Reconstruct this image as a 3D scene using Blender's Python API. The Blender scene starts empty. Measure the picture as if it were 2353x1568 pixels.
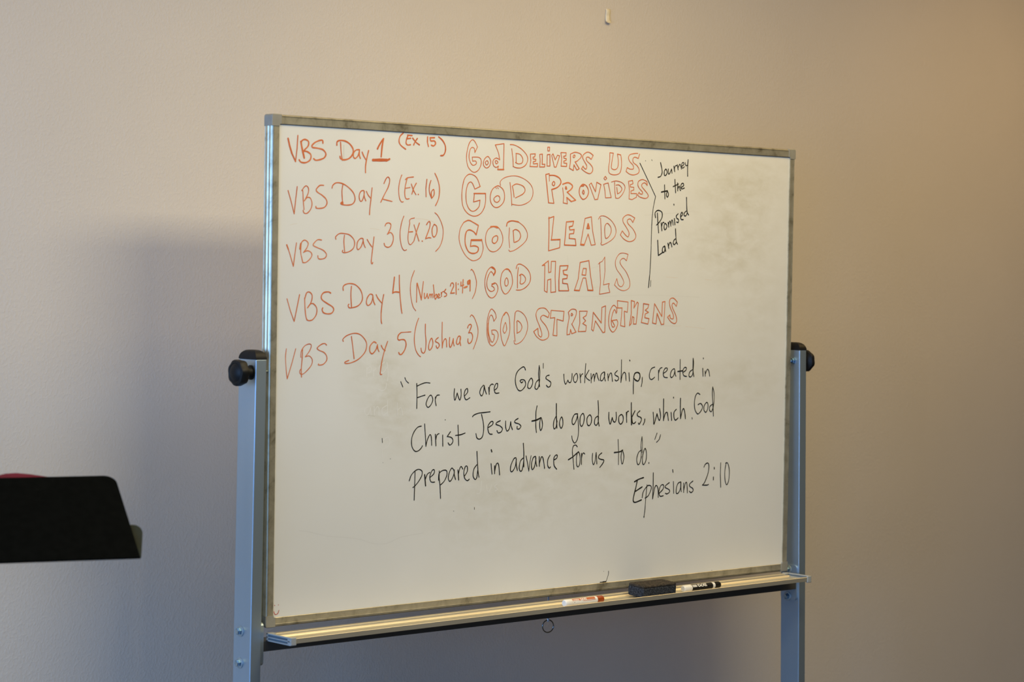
import bpy, bmesh, math, random
from mathutils import Matrix, Vector

random.seed(7)
C = bpy.context.scene.collection
SC = bpy.context.scene
Z0 = 0.95            # height of the lower edge of the writing surface above the floor
BW, BH = 1.618, 1.0518 # writing surface
PI = math.pi

# ------------------------------------------------------------------ camera
cam_d = bpy.data.cameras.new('camera')
cam = bpy.data.objects.new('camera', cam_d); C.objects.link(cam)
R = ((0.7471090728891564, 0.6646496848977084, 0.008296358965361383),
     (-0.6645112732047707, 0.746538571584893, 0.033240471112216785),
     (0.015899716679229858, -0.030347281614083173, 0.9994129484393104))
M = Matrix(((R[0][0], R[0][2], -R[0][1], -2.9441083),
            (R[1][0], R[1][2], -R[1][1], -4.0608629),
            (R[2][0], R[2][2], -R[2][1], 0.7503055 + Z0),
            (0, 0, 0, 1)))
cam.matrix_world = M
cam_d.sensor_width = 36.0
cam_d.lens = 5400.0 / 2353.0 * 36.0
cam_d.clip_start = 0.05
cam_d.dof.use_dof = True
cam_d.dof.focus_distance = 5.5
cam_d.dof.aperture_fstop = 4.4
SC.camera = cam

# ------------------------------------------------------------------ light
SC.view_settings.view_transform = 'Standard'
SC.view_settings.look = 'None'
SC.view_settings.gamma = 1.0
SC.view_settings.use_curve_mapping = False
SC.view_settings.exposure = 0.0
w = bpy.data.worlds.new('world'); SC.world = w; w.use_nodes = True
w.node_tree.nodes['Background'].inputs[0].default_value = (0.35, 0.42, 0.6, 1)
w.node_tree.nodes['Background'].inputs[1].default_value = 0.01

def area(name, loc, target, sx, sy, power, col):
    d = bpy.data.lights.new(name, 'AREA'); d.shape = 'RECTANGLE'
    d.size = sx; d.size_y = sy; d.energy = power; d.color = col
    o = bpy.data.objects.new(name, d); C.objects.link(o)
    o.location = loc
    o.rotation_euler = (Vector(target) - Vector(loc)).to_track_quat('-Z', 'Y').to_euler()
    return o
area('ceiling_lamp', (-0.9, -0.60, 2.98), (-0.9, -0.60, 0), 1.2, 0.5, 11, (1.0, 0.68, 0.20))
area('ceiling_lamp', (1.1, -0.60, 2.98), (1.1, -0.60, 0), 1.2, 0.5, 14.5, (1.0, 0.73, 0.32))
area('ceiling_lamp', (3.1, -0.60, 2.98), (3.1, -0.60, 0), 1.2, 0.5, 16, (1.0, 0.66, 0.24))
area('ceiling_lamp', (0.6, -1.7, 2.98), (0.6, -1.7, 0), 1.2, 0.6, 53, (1.0, 0.88, 0.58))
area('window_daylight', (-3.93, -1.15, 1.65), (0, -1.15, 1.65), 2.7, 1.5, 146, (0.25, 0.50, 1.0))
area('window_daylight', (-3.93, -4.6, 1.65), (0, -4.6, 1.65), 2.4, 1.5, 80, (0.14, 0.42, 1.0))

# ------------------------------------------------------------------ materials
def mat(name, col, rough=0.5, metal=0.0, spec=0.5):
    m = bpy.data.materials.new(name); m.use_nodes = True
    b = m.node_tree.nodes['Principled BSDF']
    b.inputs['Base Color'].default_value = (*col, 1)
    b.inputs['Roughness'].default_value = rough
    b.inputs['Metallic'].default_value = metal
    b.inputs['Specular IOR Level'].default_value = spec
    return m
def nodes(m): return m.node_tree.nodes, m.node_tree.links, m.node_tree.nodes['Principled BSDF']
def noise(m, scale, detail=4, rough=0.5, stretch=(1, 1, 1), dist=0.0):
    n, l, b = nodes(m)
    tc = n.new('ShaderNodeTexCoord'); mp = n.new('ShaderNodeMapping')
    mp.inputs['Scale'].default_value = stretch
    t = n.new('ShaderNodeTexNoise'); t.inputs['Scale'].default_value = scale
    t.inputs['Detail'].default_value = detail; t.inputs['Roughness'].default_value = rough
    t.inputs['Distortion'].default_value = dist
    l.new(tc.outputs['Object'], mp.inputs['Vector']); l.new(mp.outputs['Vector'], t.inputs['Vector'])
    return t
def ramp(m, src, stops):
    n, l, b = nodes(m)
    r = n.new('ShaderNodeValToRGB'); e = r.color_ramp.elements
    while len(e) < len(stops): e.new(0.5)
    for i, (p, c) in enumerate(stops):
        e[i].position = p; e[i].color = (*c, 1) if len(c) == 3 else c
    l.new(src, r.inputs['Fac']); return r
def bump(m, src, strength, dist):
    n, l, b = nodes(m)
    u = n.new('ShaderNodeBump'); u.inputs['Strength'].default_value = strength
    u.inputs['Distance'].default_value = dist
    l.new(src, u.inputs['Height']); l.new(u.outputs['Normal'], b.inputs['Normal']); return u
def speckle(m, c0, c1, scale, lo=0.35, hi=0.65, detail=4, stretch=(1, 1, 1)):
    t = noise(m, scale, detail, stretch=stretch)
    r = ramp(m, t.outputs['Fac'], [(lo, c0), (hi, c1)])
    n, l, b = nodes(m); l.new(r.outputs['Color'], b.inputs['Base Color']); return r

M_wall = mat('painted_plaster', (0.64, 0.575, 0.49), 0.75, spec=0.3)
t1 = noise(M_wall, 165, 2, 0.5, (1, 1, 0.9), 0.0)
r1 = ramp(M_wall, t1.outputs['Fac'], [(0.42, (0, 0, 0)), (0.75, (1, 1, 1))])
bump(M_wall, r1.outputs['Color'], 0.2, 0.0016)
speckle(M_wall, (0.6304, 0.5664, 0.4826), (0.6496, 0.5836, 0.4973), 3.0)
M_ceil = mat('white_ceiling', (0.62, 0.56, 0.46), 0.9)
speckle(M_ceil, (0.60, 0.54, 0.44), (0.64, 0.58, 0.48), 20)
M_floor = mat('brown_carpet', (0.085, 0.07, 0.055), 0.95)
speckle(M_floor, (0.07, 0.058, 0.045), (0.10, 0.085, 0.065), 60)
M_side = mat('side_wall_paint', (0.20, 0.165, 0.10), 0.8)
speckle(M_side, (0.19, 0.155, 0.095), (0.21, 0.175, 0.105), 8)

# whiteboard skin: glossy off-white enamel with wiped grey-olive smears that sit on the board itself
M_board = mat('whiteboard_enamel', (0.74, 0.72, 0.66), 0.28, spec=0.35)
def board_smears(m):
    n, l, b = nodes(m)
    tc = n.new('ShaderNodeTexCoord')
    blobs = [(1.44, 0.99, 0.15, 0.05, 0.95), (1.40, 0.90, 0.14, 0.06, 0.7), (1.36, 0.80, 0.12, 0.06, 0.8), (1.50, 0.72, 0.10, 0.20, 0.45),
             (0.28, 0.52, 0.07, 0.10, 0.8), (0.34, 0.42, 0.06, 0.08, 0.7), (0.62, 0.22, 0.18, 0.10, 0.55),
             (0.95, 0.30, 0.25, 0.12, 0.5), (1.42, 0.47, 0.16, 0.06, 0.5), (0.75, 0.50, 0.25, 0.10, 0.35), (1.15, 0.45, 0.15, 0.08, 0.35)]
    acc = None
    for (x, z, rx, rz, s) in blobs:
        mp = n.new('ShaderNodeMapping'); mp.vector_type = 'POINT'
        mp.inputs['Location'].default_value = (-x / rx, 0, -(z) / rz)
        mp.inputs['Scale'].default_value = (1 / rx, 0, 1 / rz)
        l.new(tc.outputs['Object'], mp.inputs['Vector'])
        g = n.new('ShaderNodeTexGradient'); g.gradient_type = 'SPHERICAL'
        mp2 = n.new('ShaderNodeVectorMath'); mp2.operation = 'SCALE'; mp2.inputs['Scale'].default_value = 0.6
        l.new(mp.outputs['Vector'], mp2.inputs[0]); l.new(mp2.outputs['Vector'], g.inputs['Vector'])
        mu = n.new('ShaderNodeMath'); mu.operation = 'MULTIPLY'; mu.inputs[1].default_value = s
        l.new(g.outputs['Fac'], mu.inputs[0])
        if acc is None: acc = mu
        else:
            ad = n.new('ShaderNodeMath'); ad.operation = 'ADD'
            l.new(acc.outputs[0], ad.inputs[0]); l.new(mu.outputs[0], ad.inputs[1]); acc = ad
    t = noise(m, 17, 6, 0.6, (1, 1, 1.9), 0.25)
    r = ramp(m, t.outputs['Fac'], [(0.36, (0.15, 0.15, 0.15)), (0.66, (1, 1, 1))])
    mu = n.new('ShaderNodeMath'); mu.operation = 'MULTIPLY'; mu.use_clamp = True
    l.new(acc.outputs[0], mu.inputs[0]); l.new(r.outputs['Color'], mu.inputs[1])
    mx = n.new('ShaderNodeMix'); mx.data_type = 'RGBA'
    t2 = noise(m, 2.2, 3)
    r2 = ramp(m, t2.outputs['Fac'], [(0.35, (0.71, 0.7, 0.645)), (0.65, (0.75, 0.74, 0.685))])
    l.new(mu.outputs[0], mx.inputs['Factor']); l.new(r2.outputs['Color'], mx.inputs[6])
    mx.inputs[7].default_value = (0.60, 0.57, 0.47, 1)
    l.new(mx.outputs[2], b.inputs['Base Color'])
board_smears(M_board)

def brushed(name, c0, c1, rough, metal, stretch=(1, 1, 1), scale=18, lo=.3, hi=.7):
    m = mat(name, c0, rough, metal)
    speckle(m, c0, c1, scale, lo, hi, 5, stretch)
    return m
M_rail = mat('anodised_rail', (0.52, 0.475, 0.345), 0.34, 0.66)
tr_ = noise(M_rail, 22, 6, 0.65, (1, 1, 1), 0.4)
rr_ = ramp(M_rail, tr_.outputs['Fac'], [(0.28, (0.22, 0.19, 0.12)), (0.45, (0.52, 0.475, 0.345)), (0.7, (0.68, 0.63, 0.48))])
nodes(M_rail)[1].new(rr_.outputs['Color'], nodes(M_rail)[2].inputs['Base Color'])
M_cap = mat('grey_plastic_corner', (0.26, 0.25, 0.21), 0.42); speckle(M_cap, (0.25, 0.24, 0.20), (0.28, 0.27, 0.225), 40)
M_post = brushed('silver_post', (0.41, 0.51, 0.585), (0.46, 0.56, 0.635), 0.42, 0.82, (1, 1, 0.1), 12)
M_tray = brushed('aluminium_tray', (0.66, 0.60, 0.46), (0.76, 0.70, 0.55), 0.40, 0.72, (0.2, 1, 1), 20)
M_traycap = mat('pale_tray_end', (0.36, 0.37, 0.35), 0.35); speckle(M_traycap, (0.34, 0.35, 0.33), (0.38, 0.39, 0.37), 30)
M_railshade = mat('painted_rail_shade', (0.10, 0.09, 0.06), 0.7, spec=0.1); speckle(M_railshade, (0.09, 0.082, 0.055), (0.12, 0.11, 0.08), 40)  # dark tone that paints the shade below the top rail
M_slot = mat('slot_shadow_plastic', (0.10, 0.13, 0.15), 0.6); speckle(M_slot, (0.09, 0.12, 0.14), (0.12, 0.15, 0.17), 40)
M_bar = brushed('dark_crossbar', (0.10, 0.095, 0.08), (0.13, 0.12, 0.10), 0.45, 0.6, (0.1, 1, 1), 15)
M_black = mat('black_plastic', (0.012, 0.012, 0.012), 0.5, spec=0.22); speckle(M_black, (0.006, 0.006, 0.006), (0.009, 0.009, 0.0085), 60)
M_zinc = mat('blue_zinc', (0.35, 0.55, 0.75), 0.2, 1.0); speckle(M_zinc, (0.25, 0.48, 0.72), (0.55, 0.68, 0.8), 120)
M_washer = mat('zinc_washer', (0.42, 0.47, 0.46), 0.4, 0.6); speckle(M_washer, (0.38, 0.43, 0.42), (0.46, 0.50, 0.49), 90)
M_chrome = mat('dark_chrome', (0.30, 0.31, 0.32), 0.18, 1.0); speckle(M_chrome, (0.27, 0.28, 0.29), (0.34, 0.35, 0.36), 80)
M_pin = mat('bright_pin', (0.75, 0.78, 0.8), 0.25, 0.4); speckle(M_pin, (0.7, 0.74, 0.77), (0.8, 0.82, 0.84), 80)
M_felt = mat('charcoal_felt', (0.03, 0.032, 0.035), 1.0, spec=0.1)
speckle(M_felt, (0.018, 0.019, 0.020), (0.062, 0.066, 0.072), 260, detail=3)
bump(M_felt, noise(M_felt, 320, 3).outputs['Fac'], 0.8, 0.002)
M_felttop = mat('worn_eraser_top', (0.05, 0.04, 0.03), 0.9, spec=0.2)
tt = noise(M_felttop, 45, 4, 0.6, (1, 1, 1), 3.5)
rr = ramp(M_felttop, tt.outputs['Fac'], [(0.42, (0.022, 0.019, 0.015)), (0.5, (0.075, 0.058, 0.042)), (0.58, (0.025, 0.022, 0.018))])
nodes(M_felttop)[1].new(rr.outputs['Color'], nodes(M_felttop)[2].inputs['Base Color'])
bump(M_felttop, tt.outputs['Fac'], 0.9, 0.003)
M_white = mat('white_marker_plastic', (0.78, 0.76, 0.70), 0.35); speckle(M_white, (0.76, 0.74, 0.68), (0.80, 0.78, 0.72), 90)
M_orange = mat('burnt_orange_plastic', (0.34, 0.055, 0.004), 0.35); speckle(M_orange, (0.30, 0.046, 0.003), (0.38, 0.064, 0.005), 90)
M_print = mat('orange_print', (0.50, 0.13, 0.04), 0.5); speckle(M_print, (0.48, 0.12, 0.035), (0.52, 0.14, 0.045), 90)
M_tape = mat('cream_tape', (0.74, 0.66, 0.48), 0.7); speckle(M_tape, (0.70, 0.62, 0.44), (0.80, 0.71, 0.53), 70)
M_stand = mat('black_stand_metal', (0.003, 0.003, 0.0025), 0.9, spec=0.02); speckle(M_stand, (0.0022, 0.0024, 0.0018), (0.0032, 0.0034, 0.0026), 60)
M_olive = mat('olive_grey_plate', (0.060, 0.060, 0.030), 0.6); speckle(M_olive, (0.072, 0.072, 0.038), (0.085, 0.085, 0.046), 40)
M_red = mat('dark_red_cover', (0.11, 0.006, 0.018), 0.6, spec=0.2); speckle(M_red, (0.10, 0.005, 0.016), (0.13, 0.007, 0.022), 25)
def inkmat(name, c0, c1, c2):
    m = mat(name, c0, 0.45, spec=0.3)
    t = noise(m, 16, 5, 0.7)
    r = ramp(m, t.outputs['Fac'], [(0.30, c0), (0.5, c1), (0.72, c2)])
    nodes(m)[1].new(r.outputs['Color'], nodes(m)[2].inputs['Base Color'])
    return m
INKM = {'orange': inkmat('orange_ink', (0.50, 0.115, 0.045), (0.62, 0.165, 0.055), (0.70, 0.25, 0.115)),
        'black': inkmat('black_ink', (0.010, 0.009, 0.006), (0.016, 0.014, 0.009), (0.035, 0.030, 0.020)),
        'red': inkmat('red_ink', (0.25, 0.05, 0.03), (0.55, 0.05, 0.02), (0.6, 0.07, 0.03)),
        'faint': inkmat('faint_grey_ink', (0.63, 0.62, 0.56), (0.665, 0.65, 0.59), (0.69, 0.675, 0.62)),
        'faintred': inkmat('faint_orange_ink', (0.70, 0.62, 0.52), (0.71, 0.64, 0.54), (0.72, 0.66, 0.57)),
        'ghostd': inkmat('grey_olive_ink', (0.50, 0.47, 0.36), (0.55, 0.52, 0.41), (0.60, 0.57, 0.47)),
        'ghost': inkmat('pale_wiped_line', (0.73, 0.715, 0.66), (0.75, 0.735, 0.68), (0.77, 0.755, 0.70))}

# ------------------------------------------------------------------ mesh helpers
def link(name, me, m, parent=None, smooth=False, label=None):
    o = bpy.data.objects.new(name, me); C.objects.link(o)
    if m is not None: me.materials.append(m)
    if parent is not None: o.parent = parent
    if smooth:
        for p in me.polygons: p.use_smooth = True
    if label: o['label'] = label
    return o
def from_bm(bm, name):
    me = bpy.data.meshes.new(name)
    bmesh.ops.recalc_face_normals(bm, faces=bm.faces)
    bm.to_mesh(me); bm.free(); return me
def add_box(bm, a, b, bev=0.0, seg=2):
    r = bmesh.ops.create_cube(bm, size=1.0)
    vs = r['verts']
    for v in vs:
        v.co = Vector(((a[i] + b[i]) / 2 + v.co[i] * (b[i] - a[i]) for i in range(3)))
    if bev > 0:
        es = list({e for v in vs for e in v.link_edges})
        bmesh.ops.bevel(bm, geom=es, offset=bev, segments=seg, affect='EDGES', profile=0.5)
def box(name, a, b, m, parent, off=(0, 0, 0), bev=0.0015, label=None):
    bm = bmesh.new(); a = [a[i] - off[i] for i in range(3)]; b = [b[i] - off[i] for i in range(3)]
    add_box(bm, a, b, bev)
    return link(name, from_bm(bm, name), m, parent, label=label)
def prism(name, pts, f0, f1, m, parent, caps=True, smooth=False):
    """pts: closed 2-D outline; f0, f1 map an outline point to 3-D at both ends."""
    n = len(pts); vs = [f0(p) for p in pts] + [f1(p) for p in pts]
    fs = [(i, (i + 1) % n, n + (i + 1) % n, n + i) for i in range(n)]
    if caps: fs += [tuple(range(n - 1, -1, -1)), tuple(range(n, 2 * n))]
    bm = bmesh.new(); bv = [bm.verts.new(v) for v in vs]
    for f in fs: bm.faces.new([bv[i] for i in f])
    return link(name, from_bm(bm, name), m, parent, smooth)
def lathe_bm(bm, prof, origin, axis, seg=32, lobes=None):
    """prof: (distance along axis, radius); closed with end fans when the radius is above 0."""
    ax = Vector(axis).normalized(); u = ax.orthogonal().normalized(); v = ax.cross(u)
    rings = []
    for (d, r) in prof:
        c = Vector(origin) + ax * d; ring = []
        for k in range(seg):
            a = 2 * PI * k / seg
            rr_ = r * (1 + (lobes[1] * math.cos(lobes[0] * a) if (lobes and r > lobes[2]) else 0))
            ring.append(bm.verts.new(c + (u * math.cos(a) + v * math.sin(a)) * rr_))
        rings.append(ring)
    for A, B in zip(rings[:-1], rings[1:]):
        for k in range(seg):
            bm.faces.new((A[k], A[(k + 1) % seg], B[(k + 1) % seg], B[k]))
    bm.faces.new(rings[0][::-1]); bm.faces.new(rings[-1])
def lathe(name, prof, origin, axis, m, parent, seg=32, lobes=None, smooth=True, off=(0, 0, 0), label=None):
    bm = bmesh.new(); lathe_bm(bm, prof, Vector(origin) - Vector(off), axis, seg, lobes)
    o = link(name, from_bm(bm, name), m, parent, smooth, label)
    if smooth:
        try: o.data.set_sharp_from_angle(angle=math.radians(38))
        except Exception: pass
    return o
def torus_bm(bm, c, R_, r_, nrm, seg=40, sub=10):
    ax = Vector(nrm).normalized(); u = ax.orthogonal().normalized(); v = ax.cross(u); rings = []
    for k in range(seg):
        a = 2 * PI * k / seg; d = u * math.cos(a) + v * math.sin(a)
        rings.append([bm.verts.new(Vector(c) + d * (R_ + r_ * math.cos(2 * PI * j / sub)) + ax * r_ * math.sin(2 * PI * j / sub)) for j in range(sub)])
    for k in range(seg):
        A, B = rings[k], rings[(k + 1) % seg]
        for j in range(sub): bm.faces.new((A[j], A[(j + 1) % sub], B[(j + 1) % sub], B[j]))
def thing(name, label, cat, loc):
    o = bpy.data.objects.new(name, None); C.objects.link(o); o.empty_display_size = 0.1
    o.location = loc; o['label'] = label; o['category'] = cat; return o
def struct(o): o['kind'] = 'structure'; return o

# ------------------------------------------------------------------ the room
YW = 0.45
bm = bmesh.new(); add_box(bm, (-4.0, YW, 0.0), (6.0, YW + 0.12, 3.05)); struct(link('wall_back', from_bm(bm, 'wall_back'), M_wall))
bm = bmesh.new(); add_box(bm, (-4.0, -9.0, -0.1), (6.0, YW + 0.12, 0.0)); struct(link('floor', from_bm(bm, 'floor'), M_floor))
bm = bmesh.new(); add_box(bm, (-4.0, -9.0, 3.05), (6.0, YW + 0.12, 3.15)); struct(link('ceiling', from_bm(bm, 'ceiling'), M_ceil))
bm = bmesh.new(); add_box(bm, (6.0, -9.0, 0.0), (6.1, YW + 0.12, 3.05)); struct(link('wall_right', from_bm(bm, 'wall_right'), M_side))
bm = bmesh.new()
add_box(bm, (-4.1, -9.0, 0.0), (-4.0, YW + 0.12, 0.85)); add_box(bm, (-4.1, -9.0, 2.45), (-4.0, YW + 0.12, 3.05))
add_box(bm, (-4.1, 0.25, 0.85), (-4.0, YW + 0.12, 2.45)); add_box(bm, (-4.1, -9.0, 0.85), (-4.0, -2.6, 2.45))
struct(link('wall_left', from_bm(bm, 'wall_left'), M_side))
bm = bmesh.new(); add_box(bm, (-4.0, YW - 0.014, 0.0), (6.0, YW, 0.10), 0.003); struct(link('baseboard_back', from_bm(bm, 'baseboard_back'), M_black))
bm = bmesh.new()
for (a, b) in (((-4.06, -2.6, 0.85), (-4.0, 0.25, 0.90)), ((-4.06, -2.6, 2.40), (-4.0, 0.25, 2.45)), ((-4.06, -2.6, 0.90), (-4.0, -2.55, 2.40)),
               ((-4.06, 0.20, 0.90), (-4.0, 0.25, 2.40)), ((-4.06, -1.2, 0.90), (-4.0, -1.15, 2.40))):
    add_box(bm, a, b, 0.002)
struct(link('window_1', from_bm(bm, 'window_1'), M_white))

# small strip of tape left on the wall
tp = thing('wall_tape', 'small cream scrap of tape stuck to the wall above the whiteboard', 'tape', (1.393, YW, Z0 + 1.426))
bm = bmesh.new(); rows = []
for k in range(13):
    t = k / 12; z = 0.019 - 0.038 * t; wv = 0.0078 + 0.0012 * t
    lift = 0.0008 + 0.0012 * abs(math.sin(t * 7)) + 0.006 * max(0, t - 0.72) / 0.28
    x0 = -0.0004 - 0.0014 * t; cut = 0.0035 * (1 if k == 12 else 0)
    rows.append([bm.verts.new((x0 + wv * s, -lift - 0.0012 * (1 - s * s) + dy, z + cut * (abs(s) ** 3))) for dy in (-0.0006, 0.0) for s in (-1, -0.5, 0, 0.5, 1)])
for A, B in zip(rows[:-1], rows[1:]):
    for j in range(4):
        bm.faces.new((A[j], A[j + 1], B[j + 1], B[j])); bm.faces.new((A[5 + j], B[5 + j], B[6 + j], A[6 + j]))
    bm.faces.new((A[0], B[0], B[5], A[5])); bm.faces.new((A[4], A[9], B[9], B[4]))
for A in (rows[0], rows[-1]):
    for j in range(4): bm.faces.new((A[j], A[j + 1], A[6 + j], A[5 + j]))
link('strip', from_bm(bm, 'strip'), M_tape, tp, True)

# ------------------------------------------------------------------ the mobile whiteboard
O = Vector((BW / 2, 0, 0))                       # base of the stand on the floor
wb = thing('mobile_whiteboard', 'large freestanding whiteboard covered in orange and black handwriting, on a silver post frame', 'whiteboard', O)
def P(x, y, z): return Vector((x, y, z + Z0)) - O   # board coordinates -> coordinates of the stand

surf = box('writing_surface', (0, 0, Z0), (BW, 0.018, Z0 + BH), M_board, wb, O, 0.0)
surf.data.transform(Matrix.Translation(O - Vector((0, 0, Z0))))       # its own coordinates run 0..BW, 0..BH for the smears
surf.location = -O + Vector((0, 0, Z0))

# frame rails: one extruded profile (outward a, depth b)
PROF = [(-0.0002, 0.004), (-0.0002, -0.0024), (0.0004, -0.0029), (0.0134, -0.0031), (0.0139, -0.0034), (0.0144, -0.0034), (0.0147, -0.0020), (0.0154, -0.0012),
        (0.0158, -0.0028), (0.0166, -0.0030), (0.0186, -0.0012), (0.0199, 0.0012), (0.0200, 0.0032), (0.0186, 0.0052), (0.0182, 0.0085), (0.0190, 0.0102),
        (0.0200, 0.0120), (0.0203, 0.0145), (0.0198, 0.0170), (0.0184, 0.0185), (0.0182, 0.0215), (0.0190, 0.0235), (0.0170, 0.0245), (-0.0002, 0.0245)]
cl = 0.0040
box('rail_shade_strip', P(0, -0.0022, BH - 0.0012) + O, P(BW, 0.0005, BH + 0.001) + O, M_railshade, wb, O, 0.0)['label'] = 'dark strip painted as the shade under the top rail'  # thin dark strip standing in for the shadow line of the top rail
prism('frame_rail', PROF, lambda p: P(cl, p[1], BH + p[0]), lambda p: P(BW - cl, p[1], BH + p[0]), M_rail, wb)
prism('frame_rail', PROF, lambda p: P(cl, p[1], -p[0]), lambda p: P(BW - cl, p[1], -p[0]), M_rail, wb)
prism('frame_rail', PROF, lambda p: P(-p[0], p[1], cl), lambda p: P(-p[0], p[1], BH - cl), M_rail, wb)
prism('frame_rail', PROF, lambda p: P(BW + p[0], p[1], cl), lambda p: P(BW + p[0], p[1], BH - cl), M_rail, wb)
def corner(sx, sz, cx, cz):
    e, r, q = 0.0206, 0.0065, 0.0048
    pts = [(-q, -q + 0.0012)]                                          # outline in (outward x, outward z)
    pts = [(-q, 0.0), (-0.0008, -0.0008), (0.0, -q), (e, -q)]
    for k in range(7):
        a = k / 6 * PI / 2
        pts.append((e - r + r * math.cos(a), e - r + r * math.sin(a)))
    pts.append((-q, e))
    bm = bmesh.new(); lay = []
    for (y, s) in ((-0.0042, 0.0014), (-0.0032, 0.0), (0.0238, 0.0), (0.0250, 0.0012)):
        lay.append([bm.verts.new(P(cx + sx * min(p[0], e - s), y, cz + sz * min(p[1], e - s))) for p in pts])
    n = len(pts)
    for A, B in zip(lay[:-1], lay[1:]):
        for i in range(n): bm.faces.new((A[i], A[(i + 1) % n], B[(i + 1) % n], B[i]))
    bm.faces.new(lay[0]); bm.faces.new(lay[-1][::-1])
    link('corner_cap', from_bm(bm, 'corner_cap'), M_cap, wb)
corner(-1, 1, 0, BH); corner(1, 1, BW, BH); corner(1, -1, BW, 0); corner(-1, -1, 0, 0)

# posts; each leans out a touch towards the floor
YF, YB = -0.018, 0.045
def post(x0, x1, ztop, k, zb=-0.83):
    root = P(0, 0, 0)
    bm = bmesh.new(); add_box(bm, (x0, YF, zb), (x1, YB, ztop), 0.0022, 3)
    for v in bm.verts: v.co = P(v.co.x + k * (ztop - v.co.z), v.co.y, v.co.z)
    o = link('post', from_bm(bm, 'post'), M_post, wb)
    return o
KL, KR = -0.0088, 0.0232
LX0, LX1, RX0, RX1 = -0.0638, -0.0360, 1.6528, 1.6785
postL = post(LX0, LX1, 0.553, KL); postR = post(RX0, RX1, 0.554, KR)
def post_cap(x0, x1, z, par):
    bm = bmesh.new(); lay = []; cx, hx = (x0 + x1) / 2, (x1 - x0) / 2 + 0.0004; cy, hy = (YF + YB) / 2, (YB - YF) / 2 + 0.0004
    for k in range(9):
        a = k / 8 * PI / 2
        ix, iy, zz = (hx - 0.0035) * (1 - math.cos(a)), 0.024 * (1 - math.cos(a)), z + 0.0195 * math.sin(a) if k else z
        lay.append([bm.verts.new(P(cx + sx * (hx - ix), cy + sy * (hy - iy), zz)) for sx, sy in ((-1, -1), (1, -1), (1, 1), (-1, 1))])
    for A, B in zip(lay[:-1], lay[1:]):
        for i in range(4): bm.faces.new((A[i], A[(i + 1) % 4], B[(i + 1) % 4], B[i]))
    bm.faces.new(lay[0][::-1]); bm.faces.new(lay[-1])
    o = link('end_cap', from_bm(bm, 'end_cap'), M_black, par, True, 'black plastic dome')
    o.data.set_sharp_from_angle(angle=math.radians(40))
post_cap(LX0, LX1, 0.553, postL); post_cap(RX0, RX1, 0.554, postR)
def knob(x, d, ln, par):
    s = ln / 0.046
    lathe('pivot_knob', [(0, 0.0155), (0.002 * s, 0.0155), (0.003 * s, 0.0125), (0.013 * s, 0.0125), (0.016 * s, 0.018), (0.020 * s, 0.0225), (0.022 * s, 0.0262),
                         (0.026 * s, 0.0275), (0.036 * s, 0.0275), (0.040 * s, 0.0262), (0.0415 * s, 0.0215), (0.0405 * s, 0.0195), (0.0425 * s, 0.0165), (0.046 * s, 0.0100), (0.0465 * s, 0.003)],
          P(x, 0.0, 0.525), (d, 0, 0), M_black, par, 64, (7, 0.035, 0.0245), label='black lobed knob')
knob(LX0 - 0.0002, -1, 0.046, postL); knob(RX1 + 0.0007, 1, 0.027, postR)
# pivot bolts between the posts and the board frame
lathe('pivot_bolt', [(0, 0.0085), (0.003, 0.0085), (0.0032, 0.0068), (0.0085, 0.0068), (0.0087, 0.004), (0.026, 0.004)], P(RX0 + 0.0007, 0.0035, 0.5255), (-1, 0, 0), M_zinc, postR, 6, smooth=False, label='blue-tinted zinc bolt')
lathe('pivot_bolt', [(0, 0.0085), (0.003, 0.0085), (0.0032, 0.0068), (0.0085, 0.0068), (0.0087, 0.004), (0.0175, 0.004)], P(LX1 - 0.0002, 0.0035, 0.5255), (1, 0, 0), M_zinc, postL, 6, smooth=False)
def hexbolt(x, y, z, d, par):
    lathe('washer', [(0, 0.0118), (0.0016, 0.0118), (0.002, 0.0108)], P(x, y, z), (d, 0, 0), M_washer, par, 24)
    lathe('bolt', [(0.002, 0.0088), (0.0032, 0.0088), (0.0034, 0.0074), (0.0085, 0.0074), (0.0096, 0.0060)], P(x, y, z), (d, 0, 0), M_zinc, par, 6, smooth=False, label='blue-tinted zinc hex bolt')
def lx(z): return LX0 + KL * (0.553 - z)
def rx(z): return RX0 + KR * (0.554 - z)
for z in (-0.0250, -0.0925): hexbolt(lx(z), 0.0195, z, -1, postL)
# bracket plates on the inner faces of the posts, and their bolts
def plate(x0, x1, par):
    a, b, r = (-0.0130, 0.040), (-0.0985, -0.0065), 0.009; pts = []
    for (cx, cz, a0) in ((a[1] - r, b[1] - r, 0), (a[0] + r, b[1] - r, 90), (a[0] + r, b[0] + r, 180), (a[1] - r, b[0] + r, 270)):
        for k in range(5):
            t = math.radians(a0 + k * 22.5); pts.append((cx + r * math.cos(t), cz + r * math.sin(t)))
    prism('bracket_plate', pts, lambda p: P(x0, p[0], p[1]), lambda p: P(x1, p[0], p[1]), M_post, par)
plate(rx(-0.05) - 0.0045, rx(-0.05) + 0.001, postR); plate(LX1 + 0.0044, LX1 - 0.006, postL)
for z in (-0.0197, -0.0895): hexbolt(rx(-0.05) - 0.0045, 0.0165, z, -1, postR)
# crossbar under the tray
box('crossbar', P(-0.040, -0.012, -0.0685) + O, P(1.664, 0.030, -0.0455) + O, M_bar, wb, O, 0.0012)
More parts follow.
